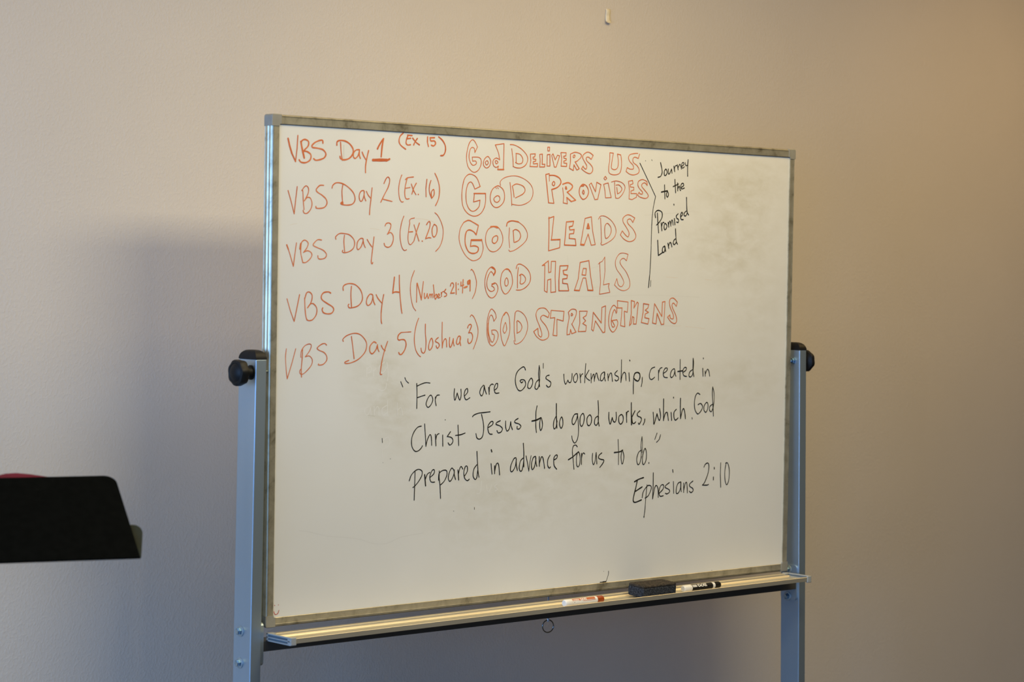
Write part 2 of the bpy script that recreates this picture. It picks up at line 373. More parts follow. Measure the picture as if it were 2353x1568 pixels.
# base feet with casters
for (x, par) in ((lx(-0.83) + 0.014, postL), (rx(-0.83) + 0.013, postR)):
    ft = box('foot', P(x - 0.018, -0.30, -0.868) + O, P(x + 0.018, 0.30, -0.828) + O, M_post, wb, O, 0.003)
    for y in (-0.26, 0.26):
        lathe('caster', [(0, 0.018), (0.002, 0.028), (0.020, 0.028), (0.022, 0.018)], P(x - 0.011, y, -0.922), (1, 0, 0), M_black, ft, 28)
        box('caster_fork', P(x - 0.015, y - 0.012, -0.905) + O, P(x + 0.015, y + 0.012, -0.866) + O, M_zinc, ft, O, 0.002)

# marker tray, sloping up a touch to the right
TS = 0.0045
def TZ(x, z): return z + TS * x
TP = [(-0.0955, -0.0425), (-0.0958, -0.0322), (-0.0950, -0.0315), (-0.0936, -0.0315), (-0.0928, -0.0322), (-0.0918, -0.0370), (-0.0905, -0.0380),
      (-0.0300, -0.0380), (-0.0285, -0.0362), (-0.0262, -0.0345), (-0.0240, -0.0345), (-0.0232, -0.0352), (-0.0222, -0.0352), (-0.0212, -0.0318), (-0.0195, -0.0308), (-0.0125, -0.0300), (-0.0108, -0.0312),
      (-0.0108, -0.0455), (-0.0125, -0.0455), (-0.0130, -0.0400), (-0.0930, -0.0400), (-0.0935, -0.0425)]
TX0, TX1 = -0.019, 1.622
tray = prism('marker_tray', TP, lambda p: P(TX0, p[0], TZ(TX0, p[1])), lambda p: P(TX1, p[0], TZ(TX1, p[1])), M_tray, wb)
def tray_cap(x, d):
    """moulded end with two long slots; d points outwards"""
    bm = bmesh.new()
    y0, y1 = -0.0965, -0.0100; zb, zt = TZ(x, -0.0462), TZ(x, -0.0290)
    def bx(a, b, bev=0.0008): add_box(bm, [min(a[i], b[i]) for i in range(3)], [max(a[i], b[i]) for i in range(3)], bev)
    xo, xi = x + d * 0.004, x - d * 0.0005
    bx((xo, y0, zb), (xi, y1, zb + 0.0030)); bx((xo, y0, zt - 0.0030), (xi, y1, zt)); bx((xo, y0, (zb + zt) / 2 - 0.0012), (xi, y1, (zb + zt) / 2 + 0.0012), 0.0004)
    bx((xo, y0, zb), (xi, y0 + 0.012, zt), 0.0025); bx((xo, y1 - 0.006, zb), (xi, y1, zt)); pass
    bx((xo - d * 0.001, y0 - 0.0008, zb), (x - d * 0.012, y0 + 0.0045, zt + 0.0002), 0.0018)       # wraps the front lip
    bx((xo - d * 0.001, y1 - 0.014, zt - 0.003), (x - d * 0.012, y1, zt + 0.0003), 0.001)
    for v in bm.verts: v.co = P(*v.co)
    link('tray_end_cap', from_bm(bm, 'tray_end_cap'), M_traycap, tray)
    a, b = (x + d * 0.0010, y0 + 0.010, zb + 0.002), (x - d * 0.0004, y1 - 0.005, zt - 0.002)
    box('slot_recess', P(min(a[0], b[0]), a[1], a[2]) + O, P(max(a[0], b[0]), b[1], b[2]) + O, M_slot, tray, O, 0.0)
tray_cap(TX0, -1); tray_cap(TX1, 1)

# spring pin with a pull ring below the middle of the board
bm = bmesh.new(); lathe_bm(bm, [(0, 0.0022), (0.060, 0.0022), (0.061, 0.0032), (0.068, 0.0032), (0.070, 0.002)], P(0.8305, 0.034, -0.0165), (0, 0, -1), 16)
pin = link('latch_pin', from_bm(bm, 'latch_pin'), M_pin, wb, True)
bm = bmesh.new(); torus_bm(bm, P(0.8305, 0.034, -0.0965), 0.0148, 0.0015, (0.25, 1, 0.0)); link('pull_ring', from_bm(bm, 'pull_ring'), M_chrome, wb, True, 'dark steel split ring')
box('latch_block', P(0.818, 0.024, -0.0195) + O, P(0.843, 0.040, 0.004) + O, M_bar, wb, O, 0.001)

# ------------------------------------------------------------------ handwriting: flat ink ribbons on the board skin
def cat(p0, p1, p2, p3, t):
    def f(a, b, c, d): return 0.5 * (2 * b + (c - a) * t + (2 * a - 5 * b + 4 * c - d) * t * t + (3 * b - a - 3 * c + d) * t ** 3)
    return (f(p0[0], p1[0], p2[0], p3[0]), f(p0[1], p1[1], p2[1], p3[1]))
def smooth_run(pts, n=7):
    if len(pts) < 3: return pts[:]
    out = []
    closed = (abs(pts[0][0] - pts[-1][0]) + abs(pts[0][1] - pts[-1][1])) < 1e-5
    for i in range(len(pts) - 1):
        p0 = pts[i - 1] if i > 0 else (pts[-2] if closed else pts[0]); p3 = pts[i + 2] if i + 2 < len(pts) else (pts[1] if closed else pts[-1])
        for k in range(n): out.append(cat(p0, pts[i], pts[i + 1], p3, k / n))
    out.append(pts[-1]); return out
def ribbon(V, F, pts, w, y):
    y -= 0.000006 * (ribbon.k % 40); ribbon.k += 1
    # drop doubled points
    q = [pts[0]]
    for p in pts[1:]:
        if math.hypot(p[0] - q[-1][0], p[1] - q[-1][1]) > 0.00025: q.append(p)
    if len(q) < 2: q.append((q[0][0] + 0.0005, q[0][1] - 0.0003))
    h = w / 2; n = len(q); ph = random.random() * 6
    L = []; Rr = []
    for i in range(n):
        a = q[max(0, i - 1)]; b = q[min(n - 1, i + 1)]
        dx, dz = b[0] - a[0], b[1] - a[1]; d = math.hypot(dx, dz) or 1
        hh = h * (1 + 0.09 * math.sin(ph + i * 0.55))
        nx, nz = -dz / d * hh, dx / d * hh
        L.append((q[i][0] + nx, q[i][1] + nz)); Rr.append((q[i][0] - nx, q[i][1] - nz))
    s = len(V)
    for i in range(n): V.append((L[i][0], y - 0.000003 * i / n, L[i][1])); V.append((Rr[i][0], y - 0.000003 * i / n, Rr[i][1]))
    for i in range(n - 1): F.append((s + 2 * i, s + 2 * i + 1, s + 2 * i + 3, s + 2 * i + 2))
    for e, (i, j) in ((0, (s, s + 1)), (1, (s + 2 * n - 1, s + 2 * n - 2))):    # round ends, welded on
        p, r = V[i], V[j]; cx_, cz_ = (p[0] + r[0]) / 2, (p[2] + r[2]) / 2
        vx, vz = p[0] - cx_, p[2] - cz_; k0 = len(V)
        for k in range(1, 5):
            a = k * PI / 5; V.append((cx_ + vx * math.cos(a) - vz * math.sin(a), y, cz_ + vx * math.sin(a) + vz * math.cos(a)))
        F.append((i, *range(k0, k0 + 4), j))
ribbon.k = 0
def write(name, col, label, data, idx):
    V, F = [], []; y = -0.00032; ribbon.k = 0
    if col in ('ghost', 'faint', 'faintred', 'ghostd'): y = -0.00006
    for st in data.split('|'):
        wd, body = st.split(':'); wd = int(wd) * 1e-5
        pts, run = [], []
        for tok in body.split():
            c = tok.endswith('c'); x, z = tok.rstrip('c').split(','); p = (int(x) * 1e-4, int(z) * 1e-4)
            run.append(p)
            if c and len(run) > 1: ribbon(V, F, smooth_run(run), wd, y); run = [p]
        if len(run) > 1: ribbon(V, F, smooth_run(run), wd, y)
    me = bpy.data.meshes.new(name); me.from_pydata(V, [], F)
    link(name, me, INKM[col], surf, label=label)
INK = [
('handwriting', 'orange', 'words VBS Day 1 in thick orange marker', '391:246,10217c 285,10078c 353,9900c 450,9739c|268:502,10295c 486,10022c 450,9739c|435:586,10167 613,10044 679,9823|342:587,10151 631,10202 703,10217 786,10177 778,10085 696,10006 666,9972|342:666,9967 759,9959 853,9897 834,9788 721,9725 598,9728 545,9776|345:1171,10162 1160,10220 1087,10216 963,10168 881,10098 902,10057 1027,10047 1174,10020 1254,9940 1218,9855 1114,9809 990,9787 931,9817|349:1549,10138 1559,10214 1653,10244 1781,10233 1909,10172 1997,10058 1967,9938 1872,9858 1745,9827 1660,9849 1638,9898|254:1648,10206 1668,9992 1703,9817|298:2168,10065 2082,10058 2008,9991 2010,9898 2064,9875 2138,9946 2168,10049|299:2168,10065 2170,9947 2197,9877|300:2244,10018 2288,9935 2354,9854|300:2422,10060 2385,9923 2345,9734 2344,9573|389:2668,10109 2727,10210 2833,10338c 2797,10162 2775,9940|324:2680,10131c 2765,10255c|648:2548,9857 2733,9866 2940,9875|434:2918,9857 3012,9899'),
('handwriting', 'orange', 'reference (Ex 15) in small thick orange marker', '306:3391,10491 3304,10418 3272,10313 3318,10221 3464,10138|307:3513,10450 3642,10447|307:3525,10437 3492,10375 3472,10280 3517,10234 3599,10243|307:3493,10370 3603,10386|308:3659,10392 3761,10302 3856,10252|308:3793,10390 3727,10309 3691,10242|310:4090,10439c 4086,10326c 4117,10227c|333:4287,10432 4163,10424c 4187,10357 4288,10359 4323,10303 4268,10248 4200,10263|335:4411,10455 4526,10382 4608,10264 4611,10142 4556,10053 4476,10040'),
('handwriting', 'orange', 'words VBS Day 2 (Ex. 16) in orange marker', '227:263,9112c 345,8891c 431,8621c|227:503,9203c 467,8928c 431,8621c|228:628,9133 653,9117c 669,8901 693,8719|229:628,9124 689,9201 750,9228 803,9172 794,9072 734,8962 694,8906c 775,8980 858,8966 901,8859 872,8741 781,8647 698,8645 666,8702|272:1207,9256 1103,9249 1011,9162 1043,9105 1169,9042 1275,8962 1302,8871 1236,8785 1111,8757 1017,8762 1006,8799|265:1435,9207 1459,9270 1553,9324 1712,9313 1883,9235 2024,9113 2065,8979 2006,8884 1890,8852 1741,8854 1677,8874|244:1729,9297 1704,9153 1718,8968 1736,8864|423:1681,8886 1723,8907 1728,8881|246:2312,9173 2226,9162 2179,9067 2198,8966 2252,8951 2304,9054 2312,9173|236:2312,9173 2321,9055 2364,8958|236:2377,9167 2422,9092 2499,9018|237:2533,9249 2509,9027 2481,8805 2472,8660|238:2862,9354 2925,9468 2980,9501 3025,9437 2984,9282 2877,9107 2782,8942|239:2835,9012 2967,8990 3099,8969|218:3364,9562 3311,9431 3281,9241 3307,9053 3364,8969 3415,8970|241:3470,9463 3531,9508 3697,9531|241:3520,9499 3468,9316 3456,9144 3495,9042 3584,9044|208:3480,9274 3606,9295|242:3640,9374 3703,9238 3778,9140|242:3783,9396 3713,9290 3660,9150|287:3843,9150 3850,9146|244:4086,9494c 4061,9285c 4071,9103c|244:4204,9473 4161,9341 4168,9202 4234,9074c 4300,9154 4298,9259 4264,9266 4220,9204 4229,9100|245:4314,9638 4396,9506 4456,9316 4438,9089 4350,8916'),
('handwriting', 'orange', 'words VBS Day 3 (EX. 20) in orange marker', '309:247,7955c 290,7864c|227:290,7864c 343,7733c 428,7502c|227:502,8004c 465,7768c 428,7502c|467:599,7878 618,7986|228:626,8003 619,7804 652,7671 678,7580|229:606,7970 666,8046 738,8064 812,8007 792,7923 742,7856 691,7802c 794,7840 888,7808 916,7742 859,7658 757,7590 678,7585|230:1171,8077 1060,8079 957,7993 958,7951 1063,7911 1220,7856 1306,7773 1275,7697 1171,7666 1092,7678 1076,7736|234:1559,8102 1552,8156 1646,8225 1773,8231 1922,8206 2041,8115 2071,8014 2034,7912 1929,7843 1801,7815 1741,7831 1747,7865|233:1790,8198 1776,8059 1801,7840|235:2299,8129 2223,8128 2149,8050 2137,7931 2174,7889 2248,7950 2300,8070 2299,8129|236:2299,8129 2322,8019 2367,7938|237:2417,8115 2473,8039 2550,7955|237:2607,8175 2582,7990 2553,7768 2539,7614 2568,7584 2582,7615|239:2912,8424 2944,8476 3020,8492 3076,8454 3055,8359 2981,8241|239:2981,8246 3068,8282 3135,8224 3148,8121 3095,8000 3008,7955 2920,7979 2892,8039|208:3440,8652 3383,8522 3342,8331 3346,8142 3393,7971 3461,7895 3528,7908|187:3744,8621 3637,8597 3604,8553 3612,8502c 3580,8337 3567,8164 3592,8052 3648,8027 3703,8072 3746,8116|242:3598,8306 3698,8314|221:3733,8470c 3799,8307c 3883,8110c|221:3889,8512c 3810,8325c 3740,8116c|310:3975,8113 3982,8108|244:4094,8479 4154,8550 4199,8525 4179,8403 4071,8166c 4161,8190 4228,8186|245:4313,8493 4259,8387 4273,8248 4330,8211 4396,8303 4394,8443 4324,8493|190:4331,8755 4423,8688 4528,8533 4584,8360 4559,8150 4482,7991 4370,7888'),
('handwriting', 'orange', 'words VBS Day 4 in orange marker', '227:272,6808c 362,6556c 468,6324c|228:603,6897c 535,6606c 468,6324c|250:738,6823 752,6606 775,6440 808,6356|250:739,6798 788,6932 860,6954 934,6891 926,6774 875,6682 818,6615c 896,6698 979,6699 1064,6607 1055,6473 963,6364 860,6339 802,6364|295:1435,6935 1372,6960 1246,6942 1185,6867 1207,6791 1334,6716 1483,6641 1522,6573 1464,6498 1338,6486 1243,6515 1211,6573 1227,6615|256:1777,6996 1772,7072 1834,7123 1962,7146 2112,7117 2243,7016 2306,6880 2290,6761 2185,6659 2014,6616 1939,6624 1917,6667 1938,6696|256:2001,7085 1987,6913 2009,6633|259:2591,6898 2514,6915 2440,6830 2420,6727 2465,6668 2550,6719 2592,6830 2591,6898|259:2602,6864 2619,6762 2660,6685|260:2688,6907 2744,6822 2844,6728|260:2900,6908 2866,6746 2837,6523 2840,6334 2859,6269|305:3196,7297c 3177,7125c 3154,6944c|306:3154,6944 3224,6970 3352,6962|263:3334,7341 3343,7092 3370,6833 3408,6574 3427,6497|187:3766,7450 3684,7267 3655,7059 3681,6834 3741,6644 3821,6554'),
('handwriting', 'orange', 'words Numbers 21:4-9) in small orange marker', '243:3839,6743c 3842,7167c|288:3852,7167 3927,6959 3978,6796|244:4028,7205c 4003,7019c 3978,6796c|244:4062,6945 4064,6856 4084,6829 4122,6871 4146,6938c 4150,6886 4175,6829|222:4190,6834c 4214,6928c|200:4210,6886 4233,6928 4253,6909 4258,6844|201:4257,6871 4285,6934 4305,6909 4316,6842|245:4320,7133 4342,6991 4354,6872 4385,6812|246:4364,6872 4402,6924 4432,6887 4394,6819|246:4452,6865 4506,6902 4480,6932 4447,6895 4468,6842 4526,6857|224:4551,6966c 4565,6873c|202:4560,6925 4586,6978 4635,6990|247:4687,7041 4645,6978 4705,6941 4709,6896 4647,6873|248:4819,7114 4847,7175 4897,7175 4918,7115 4870,7024 4832,6949c 4941,6957|248:4985,7191c 4996,6927c|271:5049,7164 5049,7155|271:5061,7044 5062,7035|249:5133,7207c 5131,7117c 5214,7140c|249:5196,7261c 5182,6958c|386:5235,7080c 5314,7103c|318:5395,7252 5332,7217 5343,7156 5383,7179 5396,7225|296:5353,7179c 5392,7232c|250:5407,7240c 5406,7005c|194:5423,7475 5446,7498 5518,7423 5587,7257 5594,7135 5557,6968 5480,6831'),
('handwriting', 'orange', 'outlined word GOD of the fourth line in orange marker', '207:6114,7361 6169,7438 6141,7522 6049,7559 5929,7473 5862,7305 5855,7137 5899,6985 5982,6879 6084,6849 6184,6910 6253,7048 6220,7155 6138,7193 6058,7131|207:6114,7376 6072,7429 6021,7447 5952,7351 5910,7214 5920,7107 5979,7024 6060,6998 6141,7032 6130,7086 6058,7123|369:6059,7548 6148,7499 6157,7438 6117,7387|346:6067,7166 6138,7178|209:6488,7518 6377,7432 6330,7263 6354,7080 6449,6950 6551,6966 6652,7082 6700,7221 6666,7389 6581,7504 6488,7518|302:6488,7515 6571,7504 6613,7458|209:6509,7314 6463,7249 6465,7157 6511,7124 6563,7173 6555,7265 6509,7314|211:6807,7530 6836,7615 6929,7636 7075,7579 7203,7473 7258,7334 7219,7194 7086,7085 6942,7037 6818,7036|210:6869,7554c 6848,7345c 6854,7083c|211:6955,7400 6947,7284 6938,7192 7001,7177 7083,7231 7102,7301 7049,7370 6955,7400|281:6910,7374 6959,7403'),
('handwriting', 'orange', 'outlined word HEALS in orange marker', '214:7620,7611c 7704,7625c 7701,7022c 7787,6985c 7797,7274c 7899,7300c 7906,6985c 8060,6999c 8035,7352c 8044,7717c 7907,7715c 7896,7464c 7828,7450c 7811,7726c 7620,7611c|264:8184,7611c 8443,7622c 8410,7520c 8290,7506c 8309,7418c 8431,7394c 8415,7317c 8277,7303c 8279,7202c 8435,7191c 8480,7027c 8163,7025c 8157,7277c 8184,7611c|218:8834,7703c 9121,7750c 9182,7389c 9271,7036c 9102,7043c 9025,7336c 8937,7335c 8822,7029c 8664,7040c 8780,7308c 8834,7703c|218:8942,7564c 9037,7560c 9023,7400c 8900,7411c 8942,7564c|314:8664,7040c 8828,7034c|317:9102,7043c 9261,7039c|172:9433,7673c 9493,7712c 9563,7739c 9643,7843c 9658,7496c 9612,7175c|197:9612,7175c 9808,7210c 9781,7137c 9831,6996c 9486,6950c 9515,7238c 9475,7712c|174:10371,7763 10421,7920c 10258,7948 10114,7915 10003,7758 10032,7578 10199,7399 10293,7244 10223,7140 10114,7178 10056,7333c 9981,7177c 10134,7075 10316,7043 10477,7116 10492,7272 10378,7478 10192,7657 10154,7747 10225,7813 10297,7814 10371,7763'),
('handwriting', 'orange', 'words VBS Day 5 in orange marker', '196:274,5742 253,5568 274,5302 305,5097|197:520,5739c 424,5433c 305,5097c|198:657,5553 667,5677 748,5790 865,5837 932,5808 891,5693 775,5561c 881,5579 961,5501 944,5387 827,5264 710,5190 639,5210 638,5268 673,5305|229:701,5734 693,5524 673,5296 683,5128|231:1343,5808 1295,5843 1199,5824 1093,5749 1141,5700 1274,5651 1347,5573 1349,5477 1254,5392 1135,5380 1134,5403|235:1796,5887 1788,5935 1896,6012 2091,6059 2263,6028 2401,5911 2445,5793 2393,5638 2224,5494 2029,5419 1883,5402 1845,5431 1955,5469|235:2019,5991 2060,5758 2101,5505|270:2712,5840 2637,5866 2540,5773 2537,5656 2605,5606 2702,5693 2743,5791|238:2743,5810 2759,5712 2790,5653|239:2850,5789 2902,5711 2965,5671|239:3031,5876 2952,5690 2881,5456 2843,5241 2837,5152 2879,5146'),
('handwriting', 'orange', 'words 5 (Joshua 3) in orange marker', '198:3694,6082 3561,6076 3409,6069|285:3409,6069 3334,6010 3316,5929 3355,5899c 3449,5913 3526,5891 3556,5801 3520,5683 3436,5588 3380,5584 3350,5626|221:3909,6386 3845,6245 3800,6052 3794,5859 3836,5680 3915,5567 3978,5525|244:4105,6252 4108,6050 4131,5856 4116,5677 4069,5603 4010,5633 3989,5715|245:4291,5937 4229,5840 4208,5721 4242,5668 4308,5735 4332,5839 4291,5937|246:4489,5950 4422,5906 4409,5861 4492,5823 4522,5770 4474,5710 4439,5733 4430,5763|224:4596,6295c 4596,6002c 4607,5713c|247:4607,5716 4628,5837 4686,5919 4726,5881 4738,5738|248:4823,5948 4815,5820 4837,5726 4885,5774 4931,5924c 4933,5834 4960,5758|249:5138,5968 5079,5969 5031,5878 5033,5803 5092,5802 5140,5893 5138,5968|249:5138,5968 5131,5862 5152,5764|251:5353,6164 5382,6224 5442,6242 5462,6194 5385,6050c 5465,6049 5507,5966 5479,5859 5410,5807 5370,5845 5368,5913|194:5428,6421 5467,6459 5549,6391 5643,6208 5666,6056 5629,5889 5533,5680'),
('handwriting', 'orange', 'outlined word GOD of the fifth line in orange marker', '196:6146,6313 6211,6390c 6193,6482 6131,6558 6059,6592 5990,6497 5943,6329 5932,6146 5950,5962 6014,5809 6107,5747 6207,5807 6276,5930 6274,6037 6201,6106 6079,6107|196:6079,6107c 6097,6015c|196:6097,6015 6152,6007 6164,5930 6121,5839 6064,5862 5989,6039 5975,6237 6002,6390 6051,6454 6103,6420 6146,6313|196:5964,6268 5969,6039 6034,5832|197:6515,6520 6419,6435 6361,6267 6355,6082 6389,5898 6474,5744 6554,5851 6628,6035 6639,6204 6604,6420 6515,6520|348:6489,6504 6449,6458|197:6494,6282 6445,6174 6430,6097 6478,6036 6538,6112 6530,6205 6494,6282|176:6788,6497 6849,6551 6973,6527 7100,6435 7176,6295 7190,6155 7131,5985 7009,5847 6865,5783 6792,5794 6770,5864|199:6798,6512c 6767,6296c 6772,6065c 6812,5848c|199:6844,6296 6874,6324 6969,6265 7012,6172 6962,6079 6860,6033|199:6854,6311c 6864,6033c'),
('handwriting', 'orange', 'outlined word STRENGTHENS in orange marker', '213:7834,6394 7873,6494c 7761,6595 7659,6620 7523,6595 7451,6495 7471,6369 7566,6193 7638,6030 7623,5942 7537,5993 7516,6143c 7383,6069c 7487,5943 7658,5866 7828,5915 7859,6029 7770,6193 7631,6319 7596,6394 7679,6449 7834,6394|215:7926,6565c 8339,6540c 8317,6312c 8116,6355c 8125,5964c 7997,5977c 8046,6393c 7903,6381c 7926,6565c|217:8445,5987c 8458,6164 8505,6393 8478,6519c 8588,6591 8727,6570 8730,6456 8646,6303 8596,6240c 8739,6049c 8601,6011c 8557,6113c 8539,5999c 8445,5987|217:8583,6494 8574,6438 8625,6456 8583,6494|219:8840,6545c 9096,6545c 9063,6443c 8959,6392c 9048,6315c 8952,6252c 9069,6200c 9054,6065c 8809,6061c 8857,6265c 8840,6545c|221:9290,6519c 9247,6110c 9301,6071c 9366,6314c 9621,6031c 9685,6043c 9695,6674c 9572,6635c 9563,6262c 9290,6519c|223:10076,6519 10073,6623c 9964,6687 9859,6571 9810,6365 9833,6158 9943,6042 10049,6106 10118,6248 10080,6338c 9919,6318c 9974,6248|223:9974,6248 10012,6183 9947,6163 9903,6235 9900,6365 9950,6519 10002,6584 10058,6493|224:10087,6798c 10449,6766c 10430,6519c 10328,6545c 10355,6169c 10210,6196c 10253,6623c 10102,6623c 10087,6798c|225:10558,6805c 10668,6779c 10653,6623c 10759,6767c 10797,6741c 10736,6233c 10644,6233c 10659,6389c 10604,6415c 10571,6246c 10511,6194c 10565,6493c 10558,6805c|227:10973,6728c 11158,6708c 11130,6624c 11039,6571c 11151,6519c 11042,6480c 11026,6388c 11174,6362c 11140,6231c 10911,6271c 10967,6519c 10973,6728c|229:11357,6729c 11295,6257c 11418,6235c 11449,6493c 11605,6216c 11690,6229c 11721,6782c 11628,6769c 11618,6414c 11357,6729c|231:12119,6665 12154,6770c 12019,6863 11907,6849 11872,6756 11913,6625 12011,6466 12013,6360 11919,6374 11898,6453c 11817,6400c 11940,6281 12073,6241 12139,6307 12106,6440 11988,6625 11967,6704 12022,6744 12119,6665'),
('handwriting', 'orange', 'outlined words God DELIVERS in orange marker', '204:5489,10151 5566,10285c 5484,10403 5403,10439 5312,10344 5250,10140 5248,9959 5310,9801 5458,9706 5591,9752 5676,9876 5679,9998 5598,10051 5411,10047c 5426,9957c 5520,9961 5534,9901 5442,9862 5361,9924 5318,10043 5342,10205 5407,10268 5474,10241 5489,10151|206:5866,10081 5773,10002 5757,9880 5844,9818 5937,9867 5970,9970 5934,10049 5866,10081|206:5846,9981 5809,9942 5843,9887 5896,9926 5881,9976 5846,9981|208:6103,10357c 6368,10398c 6364,9803c|346:6190,9796c 6372,9803c|207:6190,9796c 6208,9878c|207:6208,9878 6141,9845 6059,9882 6043,9993 6136,10058 6245,10022c 6201,10183 6103,10357|207:6111,9986 6139,9926 6192,9959 6151,9998 6111,9986|210:6560,10387 6702,10379 6897,10306 7065,10180 7110,10059 7043,9933 6906,9866 6768,9860 6658,9886|209:6608,10293c 6648,10080c 6663,9886c|210:6739,10191 6872,10172 6957,10073 6931,9980 6821,9954 6733,9981|209:6748,10187c 6752,9992c|212:7190,10196c 7343,10209c 7330,10141c 7275,10128c 7284,10087c 7368,10080c 7360,10039c 7285,10025c 7292,9974c 7418,9986c 7419,9911c 7182,9908c 7207,10043c 7190,10196c|213:7483,10203c 7567,10213c 7566,9975c 7650,9979c 7643,9916c 7489,9910c 7500,10055c 7483,10203c|213:7721,10205c 7806,10218c 7812,9944c 7719,9940c 7721,10205c|213:7732,10380c 7793,10383c 7790,10296c 7739,10293c 7732,10380c|214:7863,10195c 7904,10234c 7978,10096c 8046,10207c 8118,10196c 8010,9927c 7954,9925c 7863,10195c|215:8153,10275c 8324,10278c 8317,10205c 8246,10191c 8253,10150c 8333,10137c 8328,10101c 8249,10077c 8255,10035c 8350,10029c 8343,9955c 8166,9958c 8184,10147c 8153,10275c|217:8459,10253 8616,10302 8790,10268 8806,10195 8678,10095 8615,10078c 8754,9920c 8677,9885c 8580,10007c 8563,9870c 8438,9917c 8463,10075 8459,10253|217:8574,10237 8546,10194 8584,10175 8612,10218 8574,10237|218:9140,10157 9202,10254c 9093,10313 8991,10319 8877,10250 8864,10176 8939,10074 8999,9993 8972,9918 8898,9957 8877,9988c 8827,9923c 8944,9854 9090,9817 9177,9863 9189,9958 9114,10040 8996,10119 8980,10192 9052,10206 9140,10157'),
('handwriting', 'orange', 'outlined word US in orange marker', '209:9752,10342 9751,10172 9723,9980 9749,9854 9913,9818 10090,9867 10146,10019 10142,10189 10119,10305c 10005,10322c 10039,10163 10027,10014 9940,9946 9820,9973 9823,10112 9871,10337c 9752,10342|212:10712,10246 10754,10355|212:10693,10367 10618,10364 10438,10330 10380,10253 10427,10159 10535,10077 10552,9992 10447,9977 10341,10010c 10304,9918c 10420,9859 10571,9843 10720,9892 10748,9979 10671,10072 10548,10142 10531,10227 10590,10273 10712,10246'),
('handwriting', 'orange', 'outlined word GOD of the second line in orange marker', '216:5665,9390 5568,9569 5446,9645 5313,9650 5196,9555 5134,9352 5119,9150 5155,8930 5291,8773 5492,8708 5678,8764 5796,8909 5833,9072 5829,9234c 5495,9227c 5472,9030c 5666,9077c 5634,8924 5489,8823 5356,8856 5260,9014 5242,9235 5291,9418 5370,9481 5437,9443 5506,9324c 5665,9390|297:5481,9223c 5829,9234c|219:6177,9419 6043,9343 5978,9199 5995,9037 6105,8934 6241,8942 6375,9048 6413,9192 6369,9334 6258,9411 6177,9419|219:6181,9195 6088,9131 6116,9061 6198,9047 6265,9106 6250,9177 6181,9195|161:6137,9387 6164,9357|161:6191,9389 6221,9359|175:6285,9433 6270,9514 6363,9599 6553,9657 6800,9666 7050,9594 7234,9467 7293,9304 7227,9136 7062,9039 6870,8998 6635,9015|221:6570,9515c 6617,9240c 6636,8985c|222:6646,9435 6776,9487 6970,9447 7042,9357 6974,9262 6750,9166|221:6646,9435c 6684,9304c 6706,9181c'),
('handwriting', 'orange', 'outlined word PROVIDES in orange marker', '249:7796,9763c 7684,9742c 7789,9082c 7958,9076c 7880,9396c|310:7880,9396 8063,9455 8169,9563 8130,9665 7972,9726 7797,9725|178:7796,9763c 7800,9591c|250:7933,9585 7892,9521 7949,9488 7976,9556 7933,9585|336:8232,9534 8403,9575 8542,9513 8507,9428 8379,9351|312:8379,9351c 8656,9171c 8513,9135c 8368,9225c|216:8368,9225c 8391,9079c 8256,9096c 8267,9253c 8229,9450c|252:8333,9485 8320,9432 8363,9423 8333,9485|254:8878,9557 8779,9459 8777,9312 8887,9200 9016,9256 9071,9385 9010,9509 8878,9557|387:8836,9513 8908,9522|254:8896,9417 8874,9357 8913,9320 8926,9380 8896,9417|207:9090,9554c 9154,9598c 9299,9392c 9334,9622c 9476,9568c 9373,9215c 9280,9206c 9090,9554c|209:9564,9582c 9711,9619c 9822,9272c 9631,9259c 9612,9424c 9564,9582c|208:9613,9774c 9664,9723c 9615,9683c 9567,9724c 9613,9774c|185:9822,9644 9976,9675 10185,9636 10278,9532 10207,9380 10075,9269 9971,9266|197:9923,9658c 9937,9435c 9971,9266c|198:9972,9575 10082,9579 10174,9497 10116,9409 10028,9370|198:10003,9523c 10028,9370c|212:10394,9682c 10529,9708c 10546,9628c 10456,9603c 10457,9549c 10578,9543c 10579,9479c 10484,9454c 10485,9390c 10672,9396c 10674,9310c 10525,9245c 10419,9259c 10429,9473c 10394,9682c|213:11031,9602 11023,9699c 10876,9741 10740,9699 10712,9612 10760,9528 10868,9445 10869,9392 10787,9395 10762,9431c 10703,9365c 10795,9314 10978,9288 11068,9334 11051,9398 10943,9491 10849,9574 10863,9639 10953,9664 11031,9602'),
('handwriting', 'orange', 'outlined word GOD of the third line in orange marker', '273:5567,8285 5630,8499c 5495,8557 5334,8609 5189,8559|193:5189,8559 5086,8406 5056,8204 5107,8024 5244,7825 5405,7716 5539,7698 5698,7771 5775,7935 5773,8057 5730,8188|411:5730,8167c 5423,8161c|273:5418,8161c 5399,8019c|296:5399,8019 5532,8032 5635,7993 5615,7902 5496,7859 5348,7897 5252,8047 5236,8208 5273,8350 5365,8392 5486,8354 5567,8285|196:6101,8490 5927,8415 5850,8241 5880,8059 5991,7929 6154,7917 6314,8026 6379,8191 6335,8353 6224,8473 6101,8490|391:6007,8478 6115,8487 6210,8462|254:6173,8278 6079,8235 6054,8143 6123,8100 6203,8156 6223,8249 6173,8278|302:6487,8510 6521,8593 6657,8631 6850,8611|187:6850,8611 7018,8513 7127,8371 7121,8226 6999,8100 6781,7973 6617,7925 6567,7959|174:6578,8471c 6561,8235c 6594,8011c|233:6689,8402 6771,8435 6883,8386 6926,8284 6873,8190 6750,8137|233:6695,8402c 6723,8136c'),
